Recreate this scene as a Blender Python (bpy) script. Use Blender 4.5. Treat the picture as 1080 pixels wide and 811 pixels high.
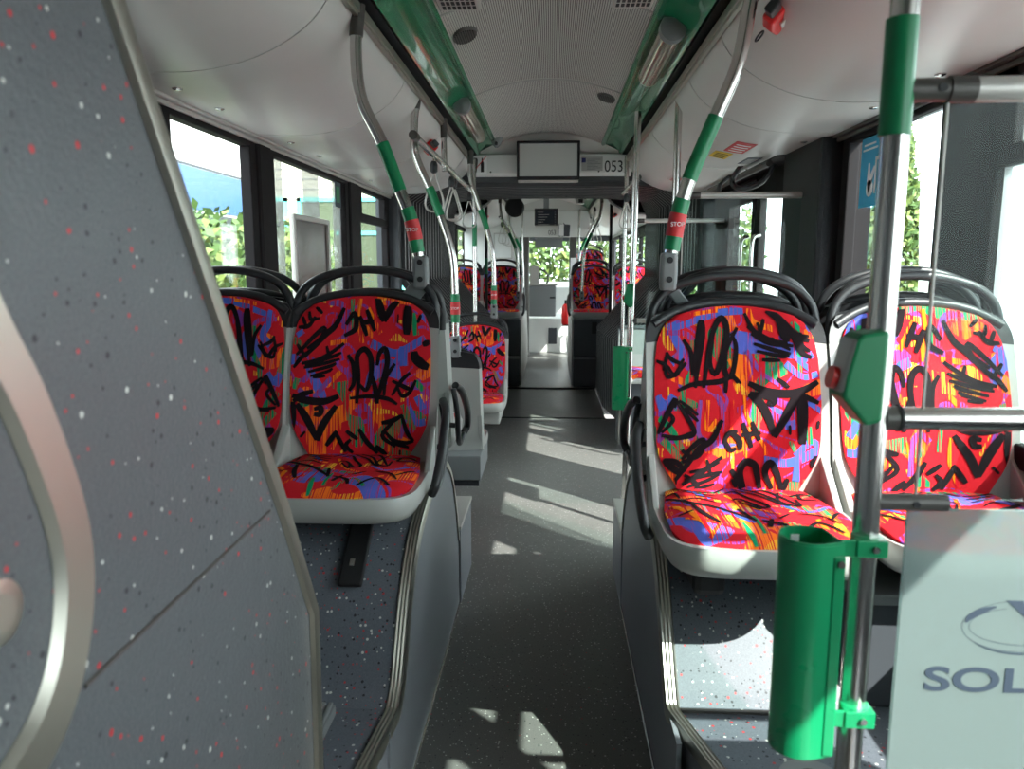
import bpy, math, random
from mathutils import Vector, Matrix
random.seed(7)
S = bpy.context.scene
for o in list(bpy.data.objects): bpy.data.objects.remove(o)
COL = S.collection
# ------------------------------------------------------------ camera, world, sun, exposure
cam = bpy.data.cameras.new('camera'); cam.sensor_width = 36; cam.lens = 36*811/1080; cam.clip_start = .02; cam.clip_end = 200
cam.dof.use_dof = True; cam.dof.focus_distance = 3.4; cam.dof.aperture_fstop = 5.0
co = bpy.data.objects.new('camera', cam); COL.objects.link(co); S.camera = co
co.location = (.03, 0, 1.45)
co.rotation_euler = (math.pi/2 - math.atan(125/811), 0, math.atan(42/820))
W = bpy.data.worlds.new('sky'); S.world = W; W.use_nodes = True
bg = W.node_tree.nodes['Background']; bg.inputs[0].default_value = (.90, .96, 1, 1); bg.inputs[1].default_value = 4.2
sun = bpy.data.lights.new('sun', 'SUN'); sun.energy = 9.5; sun.angle = .009; sun.color = (1, .96, .9)
so = bpy.data.objects.new('sun', sun); COL.objects.link(so)
so.rotation_euler = Vector((-.60, .58, -.72)).to_track_quat('-Z', 'Y').to_euler(); so.location = (6, -4, 9)
S.view_settings.view_transform = 'Standard'; S.view_settings.look = 'None'
S.view_settings.exposure = .92; S.view_settings.gamma = 1; S.view_settings.use_curve_mapping = False

# ------------------------------------------------------------ materials
def mat(name, col, rough=.5, metal=0, spec=.5, coat=0, bump=None, emit=0):
    m = bpy.data.materials.new(name); m.use_nodes = True; nt = m.node_tree; b = nt.nodes['Principled BSDF']
    b.inputs['Base Color'].default_value = (*col, 1); b.inputs['Roughness'].default_value = rough
    b.inputs['Metallic'].default_value = metal; b.inputs['Specular IOR Level'].default_value = spec
    b.inputs['Coat Weight'].default_value = coat
    if emit: b.inputs['Emission Color'].default_value = (*col, 1); b.inputs['Emission Strength'].default_value = emit
    tc = nt.nodes.new('ShaderNodeTexCoord'); n = nt.nodes.new('ShaderNodeTexNoise')
    n.inputs['Scale'].default_value = bump[0] if bump else 18
    nt.links.new(tc.outputs['Object'], n.inputs['Vector'])
    if bump:
        bp = nt.nodes.new('ShaderNodeBump'); bp.inputs['Strength'].default_value = bump[1]; bp.inputs['Distance'].default_value = .004
        nt.links.new(n.outputs[0], bp.inputs['Height']); nt.links.new(bp.outputs[0], b.inputs['Normal'])
    else:   # faint uneven wear of the finish
        mr = nt.nodes.new('ShaderNodeMapRange'); mr.inputs[3].default_value = max(.03, rough-.05); mr.inputs[4].default_value = min(1, rough+.07)
        nt.links.new(n.outputs[0], mr.inputs[0]); nt.links.new(mr.outputs[0], b.inputs['Roughness'])
    return m
def nodes(m): return m.node_tree.nodes, m.node_tree.links, m.node_tree.nodes['Principled BSDF']
def mixc(N, L, fac, a, b):
    x = N.new('ShaderNodeMix'); x.data_type = 'RGBA'
    if hasattr(fac, 'node'): L.new(fac, x.inputs[0])
    else: x.inputs[0].default_value = fac
    for i, c in ((6, a), (7, b)):
        if hasattr(c, 'node'): L.new(c, x.inputs[i])
        else: x.inputs[i].default_value = (*c, 1)
    return x.outputs[2]
def mth(N, L, op, a, b=0):
    x = N.new('ShaderNodeMath'); x.operation = op
    for i, c in ((0, a), (1, b)):
        if hasattr(c, 'node'): L.new(c, x.inputs[i])
        else: x.inputs[i].default_value = c
    return x.outputs[0]
def speckle(name, base, scale=62, dens=.5, rough=.42, size=.17, bump=0, red=.28):
    m = mat(name, base, rough); N, L, B = nodes(m)
    tc = N.new('ShaderNodeTexCoord'); v = N.new('ShaderNodeTexVoronoi'); v.inputs['Scale'].default_value = scale
    L.new(tc.outputs['Object'], v.inputs['Vector'])
    sep = N.new('ShaderNodeSeparateColor'); L.new(v.outputs['Color'], sep.inputs[0])
    rad = mth(N, L, 'MULTIPLY', sep.outputs[2], size); near = mth(N, L, 'LESS_THAN', v.outputs['Distance'], mth(N, L, 'ADD', rad, size*.6))
    on = mth(N, L, 'MULTIPLY', near, mth(N, L, 'LESS_THAN', sep.outputs[0], dens))
    g = sep.outputs[1]
    c1 = mixc(N, L, mth(N, L, 'LESS_THAN', g, .45), (.62, .62, .58), (.015, .016, .022))
    c2 = mixc(N, L, mth(N, L, 'GREATER_THAN', g, 1-red), c1, (.5, .035, .04))
    ns = N.new('ShaderNodeTexNoise'); ns.inputs['Scale'].default_value = 260; L.new(tc.outputs['Object'], ns.inputs['Vector'])
    bb = mixc(N, L, ns.outputs[0], tuple(c*.6 for c in base), tuple(c*1.4 for c in base))
    L.new(mixc(N, L, on, bb, c2), B.inputs['Base Color'])
    if bump:
        n2 = N.new('ShaderNodeTexNoise'); n2.inputs['Scale'].default_value = 150; L.new(tc.outputs['Object'], n2.inputs['Vector'])
        bp = N.new('ShaderNodeBump'); bp.inputs['Strength'].default_value = bump; bp.inputs['Distance'].default_value = .003
        L.new(n2.outputs[0], bp.inputs['Height']); L.new(bp.outputs[0], B.inputs['Normal'])
    return m
def brushed(name, col, rough, stretch):
    m = mat(name, col, rough, 1); N, L, B = nodes(m)
    tc = N.new('ShaderNodeTexCoord'); mp = N.new('ShaderNodeMapping'); mp.inputs['Scale'].default_value = stretch
    n = N.new('ShaderNodeTexNoise'); n.inputs['Scale'].default_value = 1; n.inputs['Detail'].default_value = 4
    L.new(tc.outputs['Object'], mp.inputs[0]); L.new(mp.outputs[0], n.inputs['Vector'])
    mr = N.new('ShaderNodeMapRange'); mr.inputs[3].default_value = rough*.7; mr.inputs[4].default_value = rough*1.5
    L.new(n.outputs[0], mr.inputs[0]); L.new(mr.outputs[0], B.inputs['Roughness']); return m
STREAK = (230, 2, 7)
def streak(N, L, vec, lo=.45, hi=.55, sc=STREAK):
    mp = N.new('ShaderNodeMapping'); mp.inputs['Scale'].default_value = sc; L.new(vec, mp.inputs[0])
    n = N.new('ShaderNodeTexNoise'); n.inputs['Scale'].default_value = 1; n.inputs['Detail'].default_value = 0; L.new(mp.outputs[0], n.inputs['Vector'])
    r = N.new('ShaderNodeMapRange'); r.inputs[1].default_value = lo; r.inputs[2].default_value = hi; L.new(n.outputs[0], r.inputs[0]); return r.outputs[0]
def fabric(name):
    m = mat(name, (.7, .01, .02), .85, 0, .2); N, L, B = nodes(m)
    tc = N.new('ShaderNodeTexCoord'); oi = N.new('ShaderNodeObjectInfo')
    ad = N.new('ShaderNodeVectorMath'); ad.operation = 'ADD'; L.new(tc.outputs['Object'], ad.inputs[0])
    cb = N.new('ShaderNodeCombineXYZ'); L.new(mth(N, L, 'MULTIPLY', oi.outputs['Random'], 7), cb.inputs[0]); L.new(mth(N, L, 'MULTIPLY', oi.outputs['Random'], 13), cb.inputs[1]); L.new(cb.outputs[0], ad.inputs[1])
    vec = ad.outputs[0]; col = (.60, .010, .020)
    def layer(col, c, scale, off, lo, st, dist=1.2, width=.05):
        mp = N.new('ShaderNodeMapping'); mp.inputs['Location'].default_value = (off, off*1.7, off*.6); L.new(vec, mp.inputs[0])
        n = N.new('ShaderNodeTexNoise'); n.inputs['Scale'].default_value = scale; n.inputs['Detail'].default_value = .6; n.inputs['Distortion'].default_value = dist
        L.new(mp.outputs[0], n.inputs['Vector'])
        if width: f = mth(N, L, 'LESS_THAN', mth(N, L, 'ABSOLUTE', mth(N, L, 'SUBTRACT', n.outputs[0], lo)), width)
        else: f = mth(N, L, 'GREATER_THAN', n.outputs[0], lo)
        if st: f = mth(N, L, 'MULTIPLY', f, streak(N, L, tc.outputs['Object'], *st))
        return mixc(N, L, f, col, c)
    col = layer(col, (.20, .05, .33), 5.5, 3.1, .60, (.38, .48), 1.6, .022)
    col = layer(col, (.95, .17, .01), 4.0, 8.3, .64, (.42, .5), 2.2, 0)
    col = layer(col, (.9, .5, .03), 6.0, 12.3, .67, (.5, .56), 2.8, 0)
    col = layer(col, (.01, .22, .09), 4.5, 17.9, .66, (.44, .52), 1.3, 0)
    col = layer(col, (.09, .12, .52), 4.0, 23.3, .685, (.28, .4), 1.0, 0)
    L.new(col, B.inputs['Base Color'])
    mp = N.new('ShaderNodeMapping'); mp.inputs['Scale'].default_value = (520, 520, 60); L.new(tc.outputs['Object'], mp.inputs[0])
    n = N.new('ShaderNodeTexNoise'); n.inputs['Scale'].default_value = 1; L.new(mp.outputs[0], n.inputs['Vector'])
    bp = N.new('ShaderNodeBump'); bp.inputs['Strength'].default_value = .4; bp.inputs['Distance'].default_value = .002; L.new(n.outputs[0], bp.inputs['Height']); L.new(bp.outputs[0], B.inputs['Normal'])
    return m
def thread(name, c, red=(.60, .010, .020), lo=.40, hi=.5):
    m = mat(name, c, .9, 0, .1); N, L, B = nodes(m); tc = N.new('ShaderNodeTexCoord')
    L.new(mixc(N, L, streak(N, L, tc.outputs['Object'], lo, hi), red, c), B.inputs['Base Color']); return m
def glass(name, tint=(.93, .97, .96), base=.03, solid=0.0, solidcol=(.8, .85, .85)):
    m = bpy.data.materials.new(name); m.use_nodes = True; N = m.node_tree.nodes; L = m.node_tree.links; N.clear()
    o = N.new('ShaderNodeOutputMaterial'); t = N.new('ShaderNodeBsdfTransparent'); t.inputs[0].default_value = (*tint, 1)
    g = N.new('ShaderNodeBsdfGlossy'); g.inputs['Roughness'].default_value = .03
    lw = N.new('ShaderNodeLayerWeight'); lw.inputs[0].default_value = .5; pw = N.new('ShaderNodeMath'); pw.operation = 'POWER'; pw.inputs[1].default_value = 4; L.new(lw.outputs['Facing'], pw.inputs[0]); fr = N.new('ShaderNodeMath'); fr.operation = 'MULTIPLY_ADD'; fr.inputs[1].default_value = .35; fr.inputs[2].default_value = base; L.new(pw.outputs[0], fr.inputs[0])
    mx = N.new('ShaderNodeMixShader'); L.new(fr.outputs[0], mx.inputs[0]); L.new(t.outputs[0], mx.inputs[1]); L.new(g.outputs[0], mx.inputs[2])
    out = mx.outputs[0]
    if solid:
        d = N.new('ShaderNodeBsdfDiffuse'); d.inputs[0].default_value = (*solidcol, 1); tr = N.new('ShaderNodeBsdfTranslucent'); tr.inputs[0].default_value = (*solidcol, 1)
        a = N.new('ShaderNodeMixShader'); a.inputs[0].default_value = .5; L.new(d.outputs[0], a.inputs[1]); L.new(tr.outputs[0], a.inputs[2])
        m2 = N.new('ShaderNodeMixShader'); m2.inputs[0].default_value = solid; L.new(out, m2.inputs[1]); L.new(a.outputs[0], m2.inputs[2]); out = m2.outputs[0]
    L.new(out, o.inputs[0]); return m
M = dict(
    white=mat('white_plastic', (.62, .61, .585), .34), white2=mat('white_panel', (.72, .72, .70), .4),
    ceil=mat('ribbed_lining', (.58, .56, .53), .6), groove=mat('ribbed_lining_groove', (.10, .095, .09), .8), green=mat('green_paint', (.004, .19, .075), .22, coat=.4),
    gsleeve=mat('green_sleeve', (.005, .20, .075), .35), gbin=mat('green_bin_paint', (.006, .26, .10), .28, coat=.3),
    dark=mat('dark_plastic', (.022, .023, .026), .38, bump=(400, .12)), black=mat('black_rubber', (.008, .008, .01), .55),
    frame=mat('window_frame_black', (.016, .014, .015), .55, 0, .07), pillar=mat('pillar_black_grain', (.02, .021, .024), .45, 0, .25, bump=(160, .9)),
    lgrey=mat('light_grey_shell', (.40, .40, .38), .38), mgrey=mat('mid_grey_plastic', (.19, .20, .205), .45), dgrey=mat('dark_grey_panel', (.055, .06, .07), .5),
    steel=brushed('brushed_steel', (.62, .60, .58), .2, (60, 60, 2)), alu=brushed('aluminium_trim', (.50, .48, .42), .33, (70, 2, 2)),
    rail=mat('pale_grey_rail', (.52, .50, .47), .35, .3), brown=mat('brown_grey_clamp', (.085, .078, .072), .4, .3),
    speck=speckle('speckled_vinyl', (.115, .128, .152), 100, .5, .42, .25), speckn=speckle('speckled_panel', (.098, .104, .112), 70, .46, .40, .19, .35, .34),
    floor=speckle('floor_vinyl', (.135, .131, .125), 130, .35, .36, .22, 0, .02), floord=speckle('joint_plate', (.15, .14, .13), 120, .1, .4, .1),
    side=mat('side_panel_grey', (.20, .21, .235), .40, bump=(700, .15)), fabric=fabric('seat_fabric'),
    ink=mat('black_weave', (.012, .008, .010), .9, 0, .1), purple=thread('purple_weave', (.17, .07, .33)), blue=thread('blue_weave', (.07, .12, .50), lo=.3, hi=.42),
    dgreen=thread('green_weave', (.01, .24, .10)), orange=thread('orange_weave', (.95, .22, .01), lo=.42),
    glass=glass('clear_glass'), screenglass=glass('screen_glass', (.9, .96, .94), .008), frost=glass('frosted_glass', (.8, .92, .9), solid=.74, solidcol=(.30, .365, .36)),
    film=glass('white_mesh_film', (.92, .94, .94), solid=.30, solidcol=(.85, .87, .88)), gfilm=glass('grey_film', (.75, .75, .75), solid=.35, solidcol=(.4, .4, .4)),
    lamp=mat('lamp_cover_brown', (.50, .43, .34), .12, .6), red=mat('red_plastic', (.65, .012, .012), .35), redlab=mat('red_label', (.6, .03, .035), .5),
    yellow=mat('yellow_label', (.75, .5, .02), .5), wink=mat('white_print', (.85, .85, .85), .5), bluel=mat('blue_label', (.05, .42, .68), .5), navy=mat('navy_print', (.02, .03, .15), .5),
    txt=mat('dark_print', (.035, .05, .075), .5), scr=mat('idle_screen', (.46, .47, .45), .22), scrd=mat('dark_screen', (.02, .025, .035), .2),
    bell=mat('bellows_grey', (.05, .052, .055), .6), bellrim=mat('bellows_rim', (.20, .20, .205), .4), belld=mat('bellows_roof', (.10, .10, .105), .5), outer=mat('bus_outside_white', (.7, .7, .7), .4),
    leaf=mat('leaf_green', (.05, .10, .02), .6), leaf2=mat('leaf_yellow_green', (.13, .18, .04), .6), bark=mat('bark_brown', (.10, .07, .04), .9), asphalt=mat('asphalt', (.25, .25, .25), .9, bump=(60, .4)),
    wallw=mat('white_render_wall', (.85, .85, .83), .8, bump=(40, .2)), teal=mat('teal_frame_paint', (.12, .62, .55), .5), olive=mat('olive_boards', (.07, .09, .05), .8), wood=mat('pale_boards', (.55, .52, .40), .7),
    busblue=mat('bus_blue', (.02, .09, .26), .3), foil=mat('brown_foil', (.10, .08, .075), .25, .3, bump=(5, 1.0)), magenta=mat('maroon_paint', (.22, .02, .07), .4))

# ------------------------------------------------------------ geometry helpers
class MB:
    def __init__(s): s.v = []; s.f = []; s.m = []
    def add(s, vs, fs, mi=0):
        k = len(s.v); s.v += [tuple(v) for v in vs]; s.f += [tuple(k+i for i in f) for f in fs]; s.m += [mi]*len(fs); return s
    def box(s, a, b, mi=0):
        x0, y0, z0 = a; x1, y1, z1 = b
        return s.add([(x0,y0,z0),(x1,y0,z0),(x1,y1,z0),(x0,y1,z0),(x0,y0,z1),(x1,y0,z1),(x1,y1,z1),(x0,y1,z1)],
                     [(0,3,2,1),(4,5,6,7),(0,1,5,4),(1,2,6,5),(2,3,7,6),(3,0,4,7)], mi)
    def prism(s, poly, axis, a, b, mi=0):     # poly in the two other axes, extruded along axis from a to b
        def P(p, t): return {'x': (t, p[0], p[1]), 'y': (p[0], t, p[1]), 'z': (p[0], p[1], t)}[axis]
        n = len(poly)
        return s.add([P(p, a) for p in poly]+[P(p, b) for p in poly], [tuple(range(n))[::-1], tuple(range(n, 2*n))]+[(i, (i+1) % n, n+(i+1) % n, n+i) for i in range(n)], mi)
    def tube(s, pts, r, n=14, mi=0, cap=True, flat=1):
        pts = [Vector(p) for p in pts]; rings = []; up = None
        for i, p in enumerate(pts):
            t = (pts[min(i+1, len(pts)-1)]-pts[max(i-1, 0)]).normalized()
            if up is None: up = t.orthogonal().normalized()
            up = (up-t*up.dot(t)).normalized(); w = t.cross(up); rr = r[i] if isinstance(r, (list, tuple)) else r
            rings.append([p+(up*math.cos(a)+w*math.sin(a)*flat)*rr for a in [2*math.pi*k/n for k in range(n)]])
        vs = [v for ring in rings for v in ring]; fs = []
        for i in range(len(pts)-1):
            for k in range(n): fs.append((i*n+k, i*n+(k+1) % n, (i+1)*n+(k+1) % n, (i+1)*n+k))
        if cap: fs += [tuple(range(n))[::-1], tuple(range((len(pts)-1)*n, len(pts)*n))]
        return s.add(vs, fs, mi)
    def grid(s, fn, us, vs, mi=0):
        n = len(vs); return s.add([fn(u, v) for u in us for v in vs], [(i*n+j, i*n+j+1, (i+1)*n+j+1, (i+1)*n+j) for i in range(len(us)-1) for j in range(n-1)], mi)
    def thick(s, fn, bk, us, vs, mi=0, mb=None):   # closed slab between surfaces fn and bk
        mb = mi if mb is None else mb; n = len(vs); m = len(us); k = m*n
        V = [fn(u, v) for u in us for v in vs]+[bk(u, v) for u in us for v in vs]
        F = [(i*n+j, i*n+j+1, (i+1)*n+j+1, (i+1)*n+j) for i in range(m-1) for j in range(n-1)]
        G = [tuple(k+q for q in f[::-1]) for f in F]
        ring = [(i, 0) for i in range(m)]+[(m-1, j) for j in range(1, n)]+[(i, n-1) for i in range(m-2, -1, -1)]+[(0, j) for j in range(n-2, 0, -1)]
        ids = [i*n+j for i, j in ring]; E = [(ids[q], ids[(q+1) % len(ids)], k+ids[(q+1) % len(ids)], k+ids[q]) for q in range(len(ids))]
        s.add(V, F+E, mi); kk = len(s.v)-2*k; s.f += [tuple(kk+q for q in f) for f in G]; s.m += [mb]*len(G); return s
    def build(s, name, mats, parent=None, off=None, smooth=None, bevel=0, loc=None):
        me = bpy.data.meshes.new(name); o = Vector(off) if off is not None else (Vector(parent.location) if parent and not parent.get('local') else Vector((0, 0, 0)))
        if loc is not None: o = Vector(loc)
        me.from_pydata([Vector(v)-o for v in s.v], [], s.f)
        for m in (mats if isinstance(mats, (list, tuple)) else [mats]): me.materials.append(M[m])
        me.polygons.foreach_set('material_index', s.m); me.update()
        import bmesh
        b = bmesh.new(); b.from_mesh(me); bmesh.ops.recalc_face_normals(b, faces=b.faces); b.to_mesh(me); b.free()
        if smooth is not None: me.shade_smooth() ; me.set_sharp_from_angle(angle=math.radians(smooth))
        ob = bpy.data.objects.new(name, me); COL.objects.link(ob)
        if loc is not None: ob.location = loc
        if bevel:
            bv = ob.modifiers.new('bevel', 'BEVEL'); bv.width = bevel; bv.segments = 2; bv.limit_method = 'ANGLE'; bv.angle_limit = .6
        if parent: ob.parent = parent
        return ob
def tag(o, label=None, cat=None, group=None, kind=None):
    for k, v in (('label', label), ('category', cat), ('group', group), ('kind', kind)):
        if v: o[k] = v
    return o
def thing(name, label, cat, loc=(0, 0, 0), group=None, rz=0, local=False):
    o = bpy.data.objects.new(name, None); COL.objects.link(o); o.location = loc; o.rotation_euler.z = rz; o.empty_display_size = .05
    if local: o['local'] = 1
    return tag(o, label, cat, group)
def struct(name, mb, mats, **k): return tag(mb.build(name, mats, **k), kind='structure')
def spline(pts, n=10):
    pts = [Vector(p) for p in pts]; P = [pts[0]*2-pts[1]]+pts+[pts[-1]*2-pts[-2]]; out = []
    for i in range(1, len(P)-2):
        for k in range(n):
            t = k/n; a, b, c, d = P[i-1], P[i], P[i+1], P[i+2]
            out.append(.5*((2*b)+(c-a)*t+(2*a-5*b+4*c-d)*t*t+(3*b-a-3*c+d)*t**3))
    return out+[pts[-1]]
def lin(a, b, n): return [a+(b-a)*i/(n-1) for i in range(n)]
def circ(c, r, n=20, ax='y', ry=None):
    ry = ry or r; L = []
    for k in range(n):
        a = 2*math.pi*k/n; L.append((c[0]+r*math.cos(a), c[1]+ry*math.sin(a)))
    return L
def text(name, body, mname, loc, size, rot, parent, sx=1, extrude=.0004, bold=0):
    cu = bpy.data.curves.new(name, 'FONT'); cu.body = body; cu.size = size; cu.extrude = extrude; cu.offset = bold; cu.align_x = 'CENTER'; cu.align_y = 'CENTER'
    t = bpy.data.objects.new(name, cu); COL.objects.link(t)
    dg = bpy.context.evaluated_depsgraph_get(); dg.update(); me = bpy.data.meshes.new_from_object(t.evaluated_get(dg)); bpy.data.objects.remove(t)
    me.materials.clear(); me.materials.append(M[mname])
    ob = bpy.data.objects.new(name, me); COL.objects.link(ob); ob.location = Vector(loc)-(Vector(parent.location) if not parent.get('local') else Vector()); ob.rotation_euler = rot; ob.scale = (sx, 1, 1); ob.parent = parent
    return ob
PI = math.pi
XL, XR = -1.38, 1.38; YB, YF = 6.75, 17.6

# ------------------------------------------------------------ the shell: floor
struct('floor', MB().box((XL, -1.2, -.08), (XR, 7.3, 0)).box((XL, 9.1, -.08), (XR, YF, 0)), 'floor')
jt = thing('joint_turntable_plate', 'brown-grey turntable floor plate under the bus joint in mid aisle', 'floor plate', (0, 8.2, -.05))
MB().box((-.555, 7.3, -.06), (.555, 9.1, -.003)).build('plate', 'floord', jt)
MB().box((-.555, 7.28, -.003), (.555, 7.31, .005)).build('cover_strip', 'black', jt); MB().box((-.75, 9.08, -.003), (.75, 9.14, .012)).build('cover_strip', 'black', jt)
# ------------------------------------------------------------ ceiling
def cz(x): return 2.50-.085*(x/.42)**2
def ribs(y0, y1):
    mb = MB(); n = 96; xs = []
    for i in range(n):
        x = -.415+.83*i/n; d = .83/n; xs += [(x, 0), (x+d*.55, 0), (x+d*.62, .006), (x+d*.93, .006)]
    ys = [y0, y1]
    return mb.grid(lambda a, y: (a[0], y, cz(a[0])+a[1]), xs, ys)
segs = [(-1.2, .9), (.93, 3.17), (3.18, 4.58), (4.60, 6.42)]
mb = MB()
for a, b in segs: mb.grid(lambda p, y: (p[0], y, cz(p[0])+p[1]), *[(lambda n: [(-.415+.83*i/n+.83/n*q, h) for i in range(n) for q, h in ((0, 0), (.56, 0), (.60, .006), (.96, .006))]+[(.415, 0)])(92), [a, b]])
for q in range(len(mb.f)):
    if all(abs(mb.v[i][2]-cz(mb.v[i][0])) > .004 for i in mb.f[q]): mb.m[q] = 1
struct('ceiling', mb, ['ceil', 'groove'])
mb = MB()
for ya in (.915, 3.175, 4.59): mb.tube([(x, ya, cz(x)+.002) for x in lin(-.415, .415, 15)], .007, 6)
struct('ceiling.001', mb, 'lgrey')
mb = MB(); mb.thick(lambda x, y: (x, y, cz(x)-.02), lambda x, y: (x, y, cz(x)+.05), lin(-.415, .415, 12), [9.1, 12.6]); struct('ceiling.002', mb, 'ceil')
mb = MB().box((-1.5, -1.3, 2.62), (1.5, 6.9, 2.7)).box((-1.5, 6.9, 2.45), (1.5, 9.0, 2.5)).box((-1.5, 9.0, 2.62), (1.5, YF+.1, 2.7)); struct('ceiling.003', mb, 'outer')
struct('ceiling.004', MB().box((-1.38, 12.6, 2.12), (1.38, YF, 2.2)), 'white')
# green coves, side lining
SP = [(1.38, 2.05), (1.27, 2.037), (1.16, 2.033), (1.07, 2.034), (.985, 2.044), (.90, 2.062), (.82, 2.092), (.75, 2.13), (.69, 2.175), (.645, 2.23), (.622, 2.285)]
SPs = [(p.x, p.y) for p in spline([(a, b, 0) for a, b in SP], 3)]
for sg, nm, y0, y1 in ((-1, 'left', -1.2, 6.42), (1, 'right', -1.2, 6.42), (-1, 'left', 9.1, 12.6), (1, 'right', 9.1, 12.6)):
    mb = MB(); seams = [2.4, 3.55, 4.75, 5.9] if y0 < 0 else [10.2, 11.4]
    if sg > 0: seams = [2.95, 3.6, 4.9] if y0 < 0 else [10.3, 11.5]
    ed = [y0]+[q for s_ in seams for q in (s_-.0045, s_+.0045)]+[y1]
    for i in range(0, len(ed), 2):
        mb.thick(lambda p, y: (sg*p[0], y, p[1]), lambda p, y: (sg*(p[0]+.01), y, p[1]+.02), SPs, [ed[i], ed[i+1]])
    mb.thick(lambda p, y: (sg*p[0], y, p[1]+.03), lambda p, y: (sg*p[0], y, p[1]+.04), SPs, [y0, y1], 1)
    struct('ceiling_lining_%s' % nm, mb, ['white', 'black'], smooth=40)
    cv = [(.415, 2.415), (.425, 2.40), (.44, 2.402), (.455, 2.412), (.50, 2.405), (.545, 2.37), (.56, 2.345), (.575, 2.33), (.585, 2.345)]
    mb = MB(); mb.thick(lambda p, y: (sg*p[0], y, p[1]), lambda p, y: (sg*p[0], y, p[1]+.12), cv, [y0, y1])
    struct('trim_%d' % (1 if sg < 0 else 2), mb, 'green', smooth=30)
    mb = MB().box((min(sg*.585, sg*.66), y0, 2.33), (max(sg*.585, sg*.66), y1, 2.5)); struct('trim_%d' % (3 if sg < 0 else 4), mb, 'black')
    mb = MB().prism([(sg*.602, 2.268), (sg*.602, 2.30), (sg*.632, 2.30), (sg*.632, 2.268)], 'y', y0, y1); mb.prism([(sg*.608, 2.27), (sg*.608, 2.258), (sg*.625, 2.258), (sg*.625, 2.27)], 'y', y0, y1)
    struct('trim_%d' % (5 if sg < 0 else 6), mb, 'alu', bevel=.003)
# ------------------------------------------------------------ walls with windows
def wall(sg, y0, y1, wins, name):
    X = XR*sg; o = .022*sg; a, b = sorted((X, X+o)); mb = MB(); zb, zt = .92, 2.04
    mb.box((a, y0, 0), (b, y1, zb)); mb.box((a, y0, zt), (b, y1, 2.63)); ys = [y0]+[q for w in wins for q in w]+[y1]
    for i in range(0, len(ys), 2):
        if ys[i+1]-ys[i] > .02: mb.box((a, ys[i], zb), (b, ys[i+1], zt))
    return struct('wall_'+name, mb, 'mgrey')
wn = [0]
def window(sg, y0, y1, zb=.92, zt=2.04, transom=None, fr=.05, vert=()):
    wn[0] += 1; X = XR*sg; r = tag(thing('window_%d' % wn[0], None, None, (X, (y0+y1)/2, zb)), kind='structure')
    a, b = sorted((X-.03*sg, X+.022*sg)); mb = MB()
    mb.box((a, y0-.06, zb-.04), (b, y0+fr*.3, zt+.01)).box((a, y1-fr*.3, zb-.04), (b, y1+.06, zt+.01)).box((a, y0, zb-.04), (b, y1, zb+.03)).box((a, y0, zt-.05), (b, y1, zt+.01))
    if transom: mb.box((a, y0, transom-.03), (b, y1, transom+.03)).box((a, y1-.09, transom), (b, y1, zt)).box((a, y0, transom), (b, y0+.06, zt))
    for v in vert: mb.box((a, v-.03, zb), (b, v+.03, zt))
    mb.build('window_frame', 'frame', r, bevel=.006)
    g = sorted((X+.012*sg, X+.018*sg)); MB().box((g[0], y0-.02, zb), (g[1], y1+.02, zt)).build('pane', 'glass', r)
    return r
LW = [(2.81, 3.58), (3.86, 5.22), (5.60, 6.52)]; RW = [(-.9, .55), (.72, 2.45), (2.78, 3.64)]
wall(-1, -1.2, YB, LW, 'left'); wall(1, -1.2, 3.9, RW, 'right')
window(-1, *LW[0]); window(-1, *LW[1]); window(-1, *LW[2], transom=1.80)
window(1, *RW[0]); window(1, *RW[1], transom=1.77); window(1, *RW[2])
for sg, ly in ((-1, YB), (1, 4.0)):
    a, b = sorted((sg*1.315, sg*1.385)); c = sorted((sg*1.335, sg*1.35))
    mb = MB().box((a, -1.2, 2.03), (b, ly, 2.065)).box((c[0], -1.2, 2.012), (c[1], ly, 2.03)); struct('trim_%d' % (7 if sg < 0 else 8), mb, 'rail' if sg < 0 else 'brown', bevel=.004)
for y0, y1, k in ((3.60, 3.84, 9), (5.24, 5.56, 10)):
    struct('trim_%d' % k, MB().box((-1.40, y0+.03, .9), (-1.335, y1-.03, 2.03)), 'frame', bevel=.02)
struct('trim_11', MB().box((1.335, 2.47, .9), (1.40, 2.755, 2.03)), 'frame', bevel=.02)
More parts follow.
